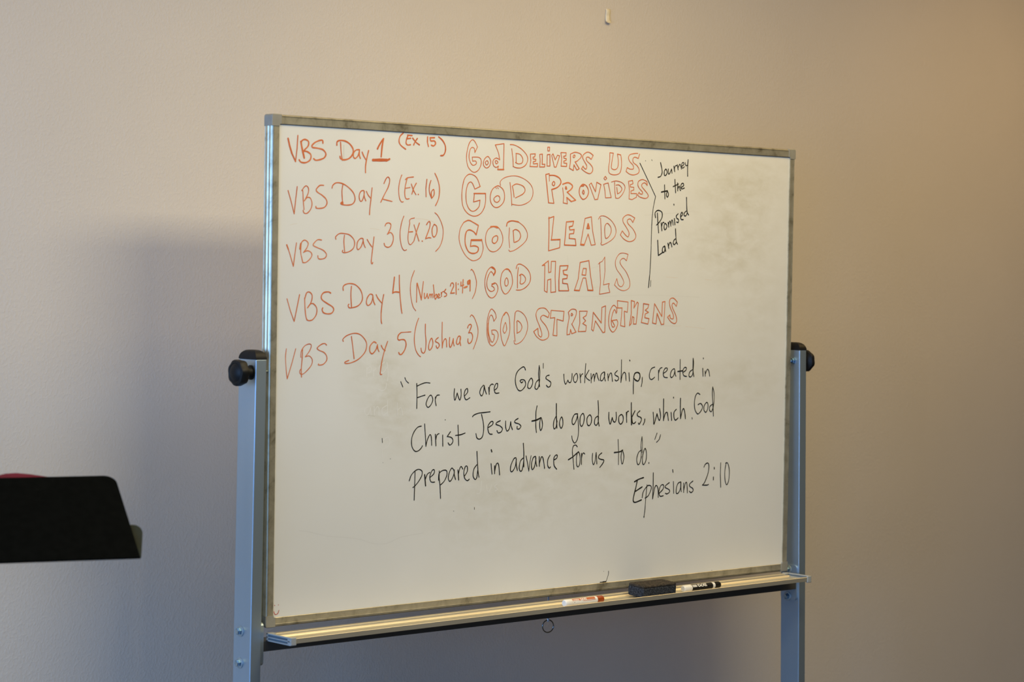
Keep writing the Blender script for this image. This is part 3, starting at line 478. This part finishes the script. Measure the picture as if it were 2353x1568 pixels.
('handwriting', 'orange', 'outlined word LEADS in orange marker', '226:7810,8750c 7797,8718c 7965,8769c 7898,8211c 8176,8238c 8166,8039c 7813,7960c 7819,8345c 7810,8750c|358:7893,8217c 8170,8231c|265:8367,8650c 8601,8672c 8569,8560c 8461,8537c 8485,8464c 8623,8478c 8608,8383c 8473,8370c 8467,8265c 8663,8254c 8689,8101c 8316,8105c 8344,8377c 8367,8650c|207:8970,8749c 9178,8793c 9224,8460c 9319,8134c 9188,8117c 9080,8383c 8955,8117c 8839,8125c 8904,8432c 8970,8749c|389:9074,8625c 9115,8517c 9039,8515c 9074,8625c|412:8845,8125c 8949,8121c|172:9413,8744 9479,8816 9641,8814 9851,8709 9988,8542 9978,8371 9832,8240 9569,8132 9504,8159 9515,8180|196:9480,8773c 9508,8467c 9524,8180c|197:9632,8586 9704,8652 9809,8580 9841,8474 9785,8356 9668,8290 9627,8427 9632,8586|212:10563,8695 10626,8804c 10474,8864 10354,8867 10236,8793 10238,8697 10346,8571 10439,8445 10412,8341 10305,8399 10213,8483c 10150,8385c 10278,8281 10460,8227 10624,8277 10673,8386 10572,8534 10404,8659 10381,8744 10476,8774 10563,8695'),
('bracket_line', 'black', 'long black marker line bent like a bracket', '201:10771,10134c 11045,9749c 11325,9346c|202:11325,9346 11237,8964 11207,8457 11199,7882 11165,7307|240:11171,7422c 11137,7122c|126:11214,7296c 11208,7146c|176:10960,10204 10966,10200|126:11173,10236 11186,10214'),
('handwriting', 'black', 'words Journey to the Promised Land in black marker', '266:11477,10180 11519,10055 11539,9941 11492,9847 11401,9816|267:11668,10026 11613,9967 11622,9875 11672,9877 11712,9947 11668,10026|267:11750,10030 11752,9937 11792,9916 11865,10034c 11884,9936|268:11946,10107c 11976,9981c|230:11964,10038 11995,10116 12045,10127|269:12061,10151c 12097,10028c|231:12083,10066 12143,10162 12177,10140 12213,10048|231:12221,10118 12293,10168 12275,10214 12226,10188 12221,10118 12252,10073 12311,10111|231:12335,10216 12370,10141 12436,10167|270:12440,10290 12428,10115 12434,9883|267:11628,9640c 11653,9299c|356:11528,9461c 11731,9498c|267:11731,9486 11700,9393 11741,9343 11772,9418 11731,9486|268:11987,9785c 12022,9461c|307:11932,9609c 12116,9678c|269:12082,9702c 12094,9510c|269:12093,9545 12140,9628 12176,9536 12200,9525|270:12208,9595 12296,9645 12278,9702 12216,9677 12198,9595 12242,9562 12324,9588|256:11966,9177 11974,9156|266:11338,8829 11319,8943 11415,9010 11547,8973 11566,8858 11487,8740 11375,8650|266:11400,8945 11423,8693 11455,8463|267:11537,8707c 11565,8516c|267:11556,8627 11586,8708 11635,8721|267:11669,8699 11638,8629 11656,8548 11705,8561 11736,8643 11669,8699|255:11777,8725c 11803,8610c|230:11795,8656 11822,8749 11855,8738 11874,8634|230:11870,8669 11897,8779 11930,8770 11956,8664|269:11995,8823c 12016,8673c|269:12125,8947 12060,8894 12078,8837 12138,8803 12130,8734 12074,8744|270:12210,8875 12275,8923 12257,8988 12215,8933 12228,8817 12305,8808|270:12406,9020 12340,8972 12335,8913 12392,8903 12441,8974|271:12407,9358 12420,9137 12440,8998 12492,8929|266:11424,8278c 11459,7909c 11621,7993c|267:11666,8144 11602,8097 11598,7993 11654,7993 11684,8075 11667,8132|267:11683,8133 11709,8011|268:11780,8216c 11816,8089c|268:11798,8135 11845,8228 11888,8218 11924,8130|269:12041,8325 11992,8289 11968,8219 12012,8185 12076,8245|307:12041,8573 12056,8407|269:12056,8407 12076,8268 12121,8194'),
('handwriting', 'black', "words For we are God's in black marker", '187:3420,4975c 3482,4855c|187:3537,5063 3575,4993 3646,4939|222:3880,4926 3893,4697 3891,4366|222:3881,4863 4013,4910 4142,4938 4265,4927|222:3901,4606 4018,4636 4125,4659|223:4298,4655 4213,4590 4161,4458 4217,4382 4302,4438 4354,4553 4298,4655|224:4428,4610 4430,4518 4454,4414|224:4429,4560 4471,4642 4547,4652|227:4988,4786 4978,4622 5009,4524 5071,4687c 5118,4568 5156,4525 5189,4634 5180,4769|228:5294,4614 5381,4697 5368,4781 5302,4732 5283,4615 5340,4525 5450,4568|230:5857,4847 5780,4772 5749,4671 5806,4602 5861,4686 5880,4838|230:5880,4838 5909,4736 5952,4641|231:6016,4793c 6037,4631c|231:6036,4699 6049,4817 6116,4867 6155,4853|231:6187,4721 6276,4779 6286,4872 6229,4865 6186,4763 6222,4660 6336,4658|235:7146,5174 7103,5243 7034,5236 6897,5143 6836,5007 6846,4852 6918,4722 7011,4694 7113,4761 7158,4846 7121,4933 7040,4952 6982,4927 7030,4879 7075,4908|236:7329,4981 7249,4896 7224,4775 7288,4739 7356,4807 7377,4910 7329,4981|237:7563,4941 7483,4874 7450,4753 7510,4717 7567,4785 7598,4941|237:7575,5271 7560,5097 7575,4924 7597,4776|178:7575,5271 7601,5131 7594,4906|190:7702,5321c 7705,5208c|238:7897,5039 7820,5023 7797,4963 7893,4909 7953,4864 7931,4778 7861,4762 7813,4806'),
('handwriting', 'black', 'words workmanship, created in in black marker', '229:8365,5053 8380,4922 8430,4816 8500,4911c 8537,4857 8597,4865 8630,4969 8635,5066|230:8772,5064 8690,4986 8692,4889 8753,4853 8812,4931 8810,5019 8772,5064|231:8893,5053c 8917,4841c|231:8907,4964 8942,5034 8983,5051|231:9076,5296c 9058,5067c 9048,4838c|232:9182,5136c 9076,4996c|232:9076,4996 9114,4943 9212,4888|232:9252,5055c 9262,4834c|232:9261,4905 9331,5036 9361,4991 9367,4867|233:9366,4903 9416,5052 9453,5043 9479,4954 9525,4882|234:9698,5083 9600,5040 9565,4952 9579,4881 9641,4888 9700,4985 9698,5083|234:9698,5083 9700,4967 9732,4869|234:9810,5036c 9826,4876c|235:9825,4920 9884,5044 9933,5043 9953,4945 9970,4855|236:10130,5111 10045,5041 10071,4996 10159,4959 10168,4896 10099,4862 10053,4889|236:10261,5368c 10262,5118c 10254,4823c|237:10254,4832 10295,4992 10356,5063 10407,5026 10428,4864|237:10519,5051c 10544,4848c|250:10536,5359 10547,5339|251:10685,4931 10677,4751 10682,4536|326:10685,4940 10721,5029 10808,5055 10885,5018 10895,4927 10839,4847 10750,4867 10698,4913|239:10976,4935 10974,4817 10949,4710|241:11404,5175 11289,5137 11224,5012 11236,4903 11309,4874 11405,4927|242:11534,5097c 11540,4852c|242:11536,5006 11584,5132 11656,5159|243:11716,5021 11818,5074 11842,5137 11765,5139 11703,5040 11731,4930 11848,4909|244:12076,5124 11987,5071 11951,4962 11991,4907 12068,4960 12104,5069 12076,5124|244:12103,5087 12119,4996 12146,4940|245:12287,5350c 12292,4855c|283:12209,5053c 12365,5068c|245:12392,5028 12496,5081 12508,5140 12442,5146 12386,5064 12420,4954 12526,4924|246:12746,5095 12642,5042 12605,4950 12658,4909 12736,4967 12754,5095|247:12747,5371 12744,5169 12755,5040 12785,4920|208:12747,5371 12768,5261 12754,5095|248:13098,5117c 13114,4923c|261:13110,5376 13116,5357|249:13185,5051c 13194,4921c|249:13193,4968 13265,5087 13319,5049 13355,4918'),
('handwriting', 'black', 'words Christ Jesus to do in black marker', '233:4031,3964 3925,3942 3820,3838 3758,3691 3766,3525 3849,3414 3945,3410 4030,3465 4072,3522|234:4127,4010c 4154,3727c 4173,3506c|234:4173,3510 4209,3642 4283,3764 4327,3704 4341,3520|235:4445,3767c 4465,3507c|235:4462,3649 4489,3748 4553,3780|236:4658,3742c 4668,3491c|237:4887,3810 4795,3704c 4904,3683 4960,3631 4951,3556 4875,3508 4824,3560|238:5108,3954c 5139,3490c|250:5040,3721 5190,3732 5326,3766|203:4726,4089 4728,4083|241:5541,4131 5580,4167 5714,4206 5893,4218 6073,4230|241:5811,4178 5863,4006 5885,3836 5848,3667 5759,3611 5680,3647 5652,3742|242:6013,3865 6147,3929 6163,3997 6100,3999 6012,3899 6026,3780 6072,3719 6147,3711|244:6390,4015 6282,3976 6260,3934 6374,3896 6455,3834 6423,3758 6332,3735 6290,3788|245:6554,4002 6557,3865 6600,3769 6673,3826 6711,3980c 6729,3876 6769,3797|246:6939,4050 6852,4010 6842,3958 6969,3920 7028,3866 6983,3808 6914,3810 6913,3862|249:7530,4327 7498,4198 7497,4007 7501,3834 7520,3703|356:7374,3976 7525,3998 7653,4046|250:7653,4046 7621,3917 7636,3769 7671,3759 7711,3862 7690,3984 7653,4046|252:8148,4075 8079,3972 8058,3850 8084,3771 8142,3813 8175,3952|312:8142,4363c 8148,4075c|288:8148,4075 8164,3899 8171,3786|252:8315,4043 8258,3949 8260,3844 8310,3776 8360,3858 8353,3981 8315,4043'),
('handwriting', 'black', 'words good works, which God in black marker', '267:8818,4104 8734,4088 8665,3985 8667,3879 8728,3860 8809,3981 8838,4103|230:8831,4103 8859,3909 8876,3697 8844,3504 8762,3410 8688,3474 8655,3581|268:9012,4107 8929,4030 8920,3871 8971,3799 9030,3868 9058,4008 9012,4107|269:9232,4065 9148,3988 9159,3846 9225,3809 9285,3878 9294,4001 9232,4065|270:9513,4030 9417,3980 9395,3856 9457,3810 9517,3888 9526,4012|270:9500,4400 9523,4154 9516,3941 9551,3789|273:9869,4109 9873,3948 9920,3822 9983,3981c 10023,3890 10085,3870 10120,3959 10110,4102|274:10293,4043 10207,3992 10210,3866 10274,3811 10347,3880 10349,3988 10293,4043|275:10454,4092c 10473,3849c|275:10465,3966 10479,4091 10529,4117|326:10620,4321c 10626,4069c 10638,3785c|276:10748,4120c 10646,3970c|276:10646,3970 10669,3834 10725,3814 10780,3849|277:10915,4115 10833,4054 10847,3991 10950,3952 10972,3888 10903,3791 10872,3819|278:11090,3911 11079,3839 11035,3772|280:11375,4066 11397,3902 11413,3774 11509,4026c 11564,3897 11603,3868 11634,3967 11596,4151|281:11732,4384c 11734,4129c 11741,3855c|281:11740,3864 11793,4018 11857,4052 11885,3978 11909,3853|282:12000,4048c 12026,3850c|257:12074,4421 12079,4401|283:12180,4116 12104,4045 12107,3917 12161,3851 12251,3903|284:12325,4387c 12323,4167c 12338,3882c|284:12338,3892 12391,4074 12442,4127 12484,4034 12509,3877|195:12746,3898c 12754,3861c|248:13014,4466 12934,4502 12856,4430 12821,4264 12844,4098 12921,3994 12987,3992 13078,4073 13116,4164 13047,4240 12955,4215|249:13260,4262 13176,4181 13171,4070 13240,4016 13304,4104 13309,4215 13260,4262|250:13476,4210 13383,4157 13372,4065 13440,4026 13505,4135|250:13472,4647 13463,4471 13489,4210 13516,3912|197:13472,4647 13521,4507 13532,4320 13505,4135'),
('handwriting', 'black', 'words prepared in advance in black marker', '233:3706,2751 3763,2877 3879,2971 3985,2995 4072,2946 4063,2847 3969,2718 3864,2624 3811,2596|233:3868,2955c 3864,2640c 3855,2312c|290:4149,2868c 4180,2616c|234:4162,2742 4224,2873 4299,2911|235:4312,2802 4419,2880 4428,2963 4363,2950 4301,2819 4336,2700 4444,2687|225:4576,2932 4572,2789|236:4556,2723 4571,2873 4678,2939 4788,2930 4801,2829 4727,2698 4624,2619|236:4572,2789c 4602,2604c 4625,2309c|238:4951,2982 4876,2893 4846,2760 4891,2682 4967,2754 5019,2886 4951,2982|238:5018,2937 5020,2836 5060,2716|273:5128,2932c 5155,2703c|239:5141,2830 5183,2963 5226,3004 5272,2946|239:5330,2788 5406,2886 5404,2996 5348,2998 5306,2873 5331,2737 5410,2674 5472,2705|241:5693,3025 5606,2928 5586,2776 5644,2692 5699,2737 5718,2889|241:5691,3331 5710,3093 5729,2888 5762,2737|243:6125,3032c 6159,2792c|301:6125,3351 6142,3305|243:6235,2976c 6238,2797c|244:6238,2831 6279,3000 6336,3032 6372,2928 6393,2764|246:6894,3137 6825,3114 6737,2963 6728,2843 6786,2823 6875,2940 6906,3111|246:6901,3111 6909,2955 6942,2837|247:7114,3119 7034,3054 6996,2900 7039,2815 7096,2861 7138,3066|259:7113,3465 7134,3257 7137,3101 7141,2914|212:7206,3167c 7256,2992c 7299,2809c|165:7364,3164c 7326,2989c 7299,2809c|249:7497,3147 7428,3106 7380,2952 7411,2838 7479,2913 7522,3102|249:7509,3138 7524,2998 7549,2910|250:7622,3133c 7631,2907c|250:7630,2959 7685,3113 7732,3111 7770,2988 7797,2851|251:7967,3154 7899,3052 7897,2912 7950,2849 7985,2874|252:8088,3035 8182,3075 8193,3144 8134,3138 8088,3061 8103,2903 8188,2812'),
('handwriting', 'black', 'words for us to do in black marker', '230:8843,3315 8795,3359 8715,3339 8686,3224 8709,3049 8747,2786|291:8559,3020 8695,3079 8826,3160 8883,3187|231:8883,3197 8827,3102 8832,2889 8886,2838 8937,2923 8939,3078 8883,3197|231:8985,3154c 8991,2891c|232:8988,3028 9013,3134 9052,3161 9093,3134|233:9347,3140 9343,2984 9380,2869 9432,2941 9468,3154c 9485,2997 9496,2879|271:9652,3137 9564,3082 9557,3014 9647,2981 9729,2958 9690,2881 9598,2793|212:10195,3444c 10216,3124c 10218,2832c|324:10074,3130 10257,3142 10352,3178|237:10339,3169 10301,3022 10333,2853 10373,2881 10397,3038 10339,3169|239:10991,3153 10895,3097 10837,2941 10874,2810 10943,2837 10995,2994|202:11005,3481 10974,3273 10992,3093 10982,2955|177:11005,3481 11023,3311 11020,3092|240:11116,3192 11049,3051 11034,2873 11075,2795 11151,2888 11169,3066 11116,3192|266:11256,2839 11257,2817|229:11523,3552 11448,3399|229:11643,3508 11604,3399 11512,3327'),
('handwriting', 'black', 'words Ephesians 2:10 in black marker', '328:10773,2388 10911,2441 11083,2476|327:10869,2423 10831,2266 10767,2070 10742,1932 10813,1885 11021,1933|328:10820,2157 10944,2210 11041,2251|253:11048,1986 11086,2133 11223,2266 11336,2261 11352,2180 11257,2025 11146,1971|215:11208,2297 11174,1989 11152,1711 11121,1503|304:11121,1523 11121,1503|254:11418,2576c 11421,2236c 11406,1937c|255:11414,1957 11478,2213 11539,2260 11592,2168 11606,1966|256:11637,2065 11763,2159 11783,2258 11689,2253 11622,2106 11667,1993 11781,1997|256:11981,2309 11860,2245 11847,2195 11977,2138 11993,2077 11908,2035 11851,2054|257:12124,2332c 12143,2039c|283:12093,2626 12109,2561|258:12389,2310 12289,2274 12235,2156 12238,2034 12309,2041 12379,2148 12389,2299|259:12395,2299 12393,2168 12410,2066|259:12491,2274c 12497,2041c|259:12496,2092 12549,2261 12598,2279 12619,2157 12628,2024|260:12818,2309 12709,2243 12711,2182 12814,2126 12830,2065 12759,2024 12700,2061|263:13210,2641 13253,2707 13340,2738 13386,2671 13362,2488 13250,2268 13164,2191c 13326,2183 13384,2196|264:13580,2617c 13587,2576c|264:13557,2376c 13559,2304c|238:13815,2724c 13808,2426c 13831,2106c|239:13994,2706 14069,2703 14134,2535 14126,2288 14054,2157 13992,2253 13971,2460 13996,2644 14024,2715'),
('smiley_face', 'red', 'tiny red smiley face drawn in the lower left corner', '186:51,262c 54,258c|186:149,264c 152,260c|165:36,126 52,81 82,62 135,80 168,146'),
('stray_marks', 'black', 'stray black marks', '149:9946,269 9942,180 9869,17|198:9668,17c 9791,14c|322:9761,17c 9863,15c|111:9785,276 9788,272|119:13559,22 13566,12'),
('stray_marks', 'black', 'stray black specks', '152:2914,3731 2923,3636|109:3154,3269 3161,3264|109:2945,3192 2952,3186|113:5016,2002 5024,1996|115:5641,2051 5642,2003'),
('faint_marks', 'faint', 'faint grey curve', '97:677,1820 873,1793 1160,1723 1482,1646 1871,1601 2330,1527 2629,1429 2896,1385 3130,1396 3465,1493 3805,1530 4147,1556'),
('faint_marks', 'faint', 'faint grey lines', '87:8442,6900 9601,6900 11049,6937 12932,6893|84:8420,7862 8461,7584 8448,7381|85:9195,7562 9442,7622|80:5476,6520 5482,6517'),
('faint_marks', 'faint', 'faint grey line', '89:10946,8875 11673,8933 12711,9032'),
('faint_marks', 'faintred', 'faint orange streaks', '104:12454,6160 12798,6140 13158,6104|98:9277,7103 9453,7130|102:11438,6191 12302,6179'),
('faint_marks', 'faintred', 'faint orange streaks', '115:11751,7382 11950,7374 12149,7367|118:13124,7334 13363,7322'),
('faint_marks', 'faintred', 'faint orange streaks', '93:328,8378 414,8403 516,8413|97:2500,8355 2630,8349 2760,8335|122:3793,8605 3995,8603 4198,8574 4335,8528'),
('faint_marks', 'ghostd', 'grey ghost strokes', '94:968,10094 1026,10138 1098,10167|95:1740,10147c 1745,9827c|86:2510,4251 2699,4230'),
('ghost_writing', 'ghost', 'pale ghost letters of wiped writing', '194:2458,5305 2462,5104|194:2459,5252 2543,5331 2595,5263 2545,5197 2477,5184|195:2646,5276 2656,5114|195:2654,5222 2714,5288|196:2952,5419 2816,5327 2818,5219 2922,5190 3023,5297|196:3022,5405 3060,5188 3046,4999|196:2739,4843 2895,4786 2997,4837 3013,4945|194:2524,4444 2423,4394 2442,4272 2527,4283 2576,4416|195:2576,4416 2596,4254|195:2678,4440 2692,4251|195:2690,4332 2764,4438 2816,4383 2819,4248|196:3039,4458 2902,4380 2939,4244 3042,4295|196:3054,4566 3060,4241|197:3333,4504 3348,4232|198:3346,4341 3439,4393 3495,4228|196:2914,3731 2939,3324|196:2932,3676 3086,3752 3124,3588 2953,3486|207:5847,2643 5816,2392 5705,2356|208:5998,2552 6019,2424 6094,2406 6159,2544|209:6316,2550 6242,2497 6337,2436 6263,2392'),
]

for i, (nm, col, lab, data) in enumerate(INK): write(nm, col, lab, data, i)
# dark smudge where the stray stroke meets the lower frame rail

# ------------------------------------------------------------------ things lying in the tray
def text_mesh(txt, size, bold=0.0):
    cu = bpy.data.curves.new('lettering', 'FONT'); cu.body = txt; cu.size = size; cu.offset = bold
    cu.align_x = 'CENTER'; cu.align_y = 'CENTER'; cu.resolution_u = 2
    o = bpy.data.objects.new('lettering', cu); C.objects.link(o)
    dg = bpy.context.evaluated_depsgraph_get(); me = bpy.data.meshes.new_from_object(o.evaluated_get(dg))
    bpy.data.objects.remove(o); bpy.data.curves.remove(cu)
    return me
def wrap_patch(name, x0, x1, a0, a1, r, m, parent, nseg=12, taper=0):
    """a patch of print on a barrel whose axis is local X; angles in degrees, 0 = towards -Y, 90 = up"""
    V, F = [], []
    for k in range(nseg + 1):
        a = math.radians(a0 + (a1 - a0) * k / nseg)
        for x in (x0, x1): V.append((x, -r * math.cos(a), r * math.sin(a)))
    for k in range(nseg): F.append((2 * k, 2 * k + 1, 2 * k + 3, 2 * k + 2))
    me = bpy.data.meshes.new(name); me.from_pydata(V, [], F)
    return link(name, me, m, parent)
def wrap_text(txt, size, xc, ac, r, m, parent, bold=0.0, flip=True, sx=1.0):
    me = text_mesh(txt, size, bold)
    bm = bmesh.new(); bm.from_mesh(me); bmesh.ops.triangulate(bm, faces=bm.faces)
    bmesh.ops.subdivide_edges(bm, edges=bm.edges, cuts=1)
    for v in bm.verts:
        x, y = v.co.x * sx, v.co.y
        if flip: x, y = -x, -y
        a = math.radians(ac) + y / r
        v.co = Vector((xc + x, -r * math.cos(a), r * math.sin(a)))
    bm.to_mesh(me); bm.free()
    return link('lettering', me, m, parent)
def marker(x0, x1, y, label, black):
    r = 0.0085; zf = lambda x: TZ(x, -0.0380)
    xm = (x0 + x1) / 2; ln = x1 - x0
    t = thing('dry_erase_marker', label, 'marker', (x0, y, Z0 + zf(x0) + r + 0.0001))
    t.rotation_euler = (0, -math.atan(TS), 0)
    if black:
        lathe('barrel', [(0.018, 0.0080), (ln - 0.022, 0.0080)], (0, 0, 0), (1, 0, 0), M_white, t)
        lathe('end_plug', [(0, 0.0064), (0.0018, 0.0080), (0.003, 0.0084), (0.024, 0.0084), (0.0265, 0.0080)], (0, 0, 0), (1, 0, 0), M_white, t, 24, (12, 0.02, 0.0081), label='ribbed white end')
        lathe('cap', [(ln - 0.022, 0.0083), (ln - 0.003, 0.0081), (ln - 0.001, 0.0070), (ln, 0.0050)], (0, 0, 0), (1, 0, 0), M_black, t, label='black cap')
        sl = lathe('sleeve', [(0.0268, 0.0079), (0.0269, 0.00812), (ln - 0.0305, 0.00812), (ln - 0.0304, 0.0079)], (0, 0, 0), (1, 0, 0), M_black, t, label='black printed sleeve')
        wrap_patch('print_box', 0.0285, 0.0435, 18, 62, 0.00818, M_white, sl)
        wrap_text('LOW ODOR', 0.0032, 0.036, 40, 0.00824, M_black, sl, 0.00008)
        wrap_text('EXPO', 0.0115, 0.0625, 48, 0.00820, M_white, sl, 0.0006, True, 1.1)
        wrap_patch('cap_clip', ln - 0.019, ln - 0.006, 62, 82, 0.0089, M_black, t)
    else:
        lathe('barrel', [(0.016, 0.0082), (ln - 0.020, 0.0082)], (0, 0, 0), (1, 0, 0), M_white, t)
        lathe('end_plug', [(0, 0.0066), (0.0018, 0.0080), (0.003, 0.0085), (0.020, 0.0085), (0.0215, 0.0080)], (0, 0, 0), (1, 0, 0), M_white, t, 28, label='white rounded end')
        lathe('cap', [(ln - 0.0225, 0.0084), (ln - 0.003, 0.0082), (ln - 0.001, 0.0072), (ln, 0.0052)], (0, 0, 0), (1, 0, 0), M_orange, t, label='burnt orange cap')
        lb = wrap_patch('printed_band', 0.0225, ln - 0.030, 28, 78, 0.00826, M_print, t)
        wrap_patch('print_box', 0.0245, 0.0430, 32, 56, 0.00832, M_white, lb)
        wrap_text('LOW ODOR', 0.0030, 0.034, 44, 0.00838, M_print, lb, 0.00008)
        wrap_text('EXPO', 0.0080, 0.0575, 54, 0.00832, M_white, lb, 0.0004, True, 1.05)
        wrap_patch('print_line', 0.055, ln - 0.030, 12, 20, 0.00826, M_print, t)
        wrap_patch('print_line', 0.0265, 0.0285, 2, 10, 0.00826, M_black, t)
marker(0.7835, 0.9085, -0.0705, 'white marker with a burnt orange cap lying in the tray left of the eraser', False)
marker(1.1850, 1.3150, -0.0660, 'black-sleeved marker with white end and black cap lying in the tray right of the eraser', True)

er = thing('whiteboard_eraser', 'dark charcoal felt block eraser with a scuffed brownish top, resting in the tray', 'eraser', (1.0825, -0.0615, Z0 + TZ(1.0825, -0.0380)))
er.rotation_euler = (math.radians(4.5), -math.atan(TS), 0); er.location.z += 0.0022
bm = bmesh.new(); add_box(bm, (-0.0575, -0.0265, 0.0002), (0.0575, 0.0265, 0.0255), 0.0045, 3); link('felt_pad', from_bm(bm, 'felt_pad'), M_felt, er)
bm = bmesh.new(); add_box(bm, (-0.0570, -0.0262, 0.0225), (0.0570, 0.0262, 0.0305), 0.0042, 3)
bmesh.ops.subdivide_edges(bm, edges=bm.edges[:], cuts=3, use_grid_fill=True)
for v in bm.verts:
    if v.co.z > 0.0295: v.co.z += 0.0006 * math.sin(v.co.x * 260 + v.co.y * 90)
link('top_panel', from_bm(bm, 'top_panel'), M_felttop, er, label='scuffed brown-black top')

# ------------------------------------------------------------------ music stand at the left
P0 = Vector((-0.65203, -0.49685, 0.22635 + Z0)); E1 = Vector((0.95201, -0.30606, 0)).normalized()
NB = Vector((0.30606, 0.95201, 0)).normalized(); TD = Vector((0.24812, 0.78229, 0.57137)).normalized()
NN = E1.cross(TD).normalized()
if NN.z < 0: NN = -NN
HWD = 0.30; LT = 0.2275                                                  # half width and depth of the desk
base = P0 - E1 * HWD; foot_pt = Vector((base.x, base.y, 0)) + NB * 0.10
ms = thing('music_stand', 'black music stand with a broad tilted desk, at the left in front of the wall', 'music stand', foot_pt)
def D(s, t, n): return P0 + E1 * s + TD * t + NN * n - foot_pt
rc = 0.022; outl = [(0, 0), (0, LT - rc)]
outl = [(-2 * HWD, 0.0), (0.0, 0.0)]
for k in range(9):
    a = k / 8 * PI / 2; outl.append((-rc + rc * math.cos(a), LT - rc + rc * math.sin(a)))
for k in range(9):
    a = PI / 2 + k / 8 * PI / 2; outl.append((-2 * HWD + rc + rc * math.cos(a), LT - rc + rc * math.sin(a)))
prism('desk', outl, lambda p: D(p[0], p[1], 0.0), lambda p: D(p[0], p[1], -0.003), M_stand, ms)
prism('desk_lip', [(0, 0), (0.012, 0.0), (0.012, 0.0025), (0.0025, 0.0025), (0.0025, -0.003), (0, -0.003)],
      lambda p: D(0, -0.0015 - p[1] * 0.3, -0.003 + p[0] * 0.35), lambda p: D(-2 * HWD, -0.0015 - p[1] * 0.3, -0.003 + p[0] * 0.35), M_stand, ms)
# rounded bracket plate below the desk, its end showing past the right edge
pl = [(-0.20, -0.014), (0.0285, -0.014), (0.0305, 0.030)]
for k in range(8):
    a = k / 7 * PI / 2; pl.append((0.0305 - 0.018 + 0.018 * math.cos(a), 0.030 + 0.0165 * math.sin(a)))
pl.append((-0.20, 0.0465))
def PLT(p, b): return P0 + E1 * p[0] + NB * b + Vector((0, 0, p[1])) - foot_pt
prism('bracket_plate', pl, lambda p: PLT(p, 0.100), lambda p: PLT(p, 0.104), M_olive, ms)['label'] = 'olive-grey rounded plate'
neck = base + TD * 0.105 - NN * 0.004 - foot_pt
bm = bmesh.new(); lathe_bm(bm, [(0, 0.011), (neck.z - 0.45, 0.011)], (0, 0, 0.45), (0, 0, 1), 24)
link('upper_tube', from_bm(bm, 'upper_tube'), M_stand, ms, True)
bm = bmesh.new(); lathe_bm(bm, [(0, 0.016), (0.62, 0.016), (0.64, 0.020), (0.68, 0.020)], (0, 0, 0.05), (0, 0, 1), 24)
link('lower_tube', from_bm(bm, 'lower_tube'), M_stand, ms, True)
bm = bmesh.new(); add_box(bm, (-0.22, -0.006, -0.006), (0.03, 0.006, 0.006), 0.002)
for v in bm.verts: v.co = neck + E1 * (v.co.x + 0.10) + NB * v.co.y + Vector((0, 0, v.co.z - 0.006))
link('desk_mount', from_bm(bm, 'desk_mount'), M_stand, ms)
for k in range(3):
    a = math.radians(20 + 120 * k); d = Vector((math.cos(a), math.sin(a), 0))
    bm = bmesh.new()
    tip = d * 0.26 + Vector((0, 0, 0.012)); top = d * 0.014 + Vector((0, 0, 0.20)); ax = tip - top
    lathe_bm(bm, [(0, 0.007), (ax.length, 0.007), (ax.length + 0.004, 0.004)], top, ax, 14); link('leg', from_bm(bm, 'leg'), M_stand, ms, True)

# dark red folder leaning behind the desk, its bowed top edge showing above it
fd = thing('red_folder', 'dark red folder with a bowed top edge showing above the black music stand', 'folder', P0 + E1 * (-0.19) + TD * 0.10 - NN * 0.010)
def FDp(s, t, n): return P0 + E1 * s + TD * t + NN * n - Vector(fd.location)
arc = [(-0.33, 0.10), (-0.075, 0.10), (-0.085, 0.226), (-0.100, 0.2385), (-0.125, 0.2455), (-0.150, 0.2525), (-0.175, 0.2570), (-0.195, 0.2560), (-0.215, 0.2500), (-0.260, 0.2400), (-0.32, 0.225)]
prism('cover', arc, lambda p: FDp(p[0], p[1], -0.0185), lambda p: FDp(p[0], p[1], -0.0140), M_red, fd)
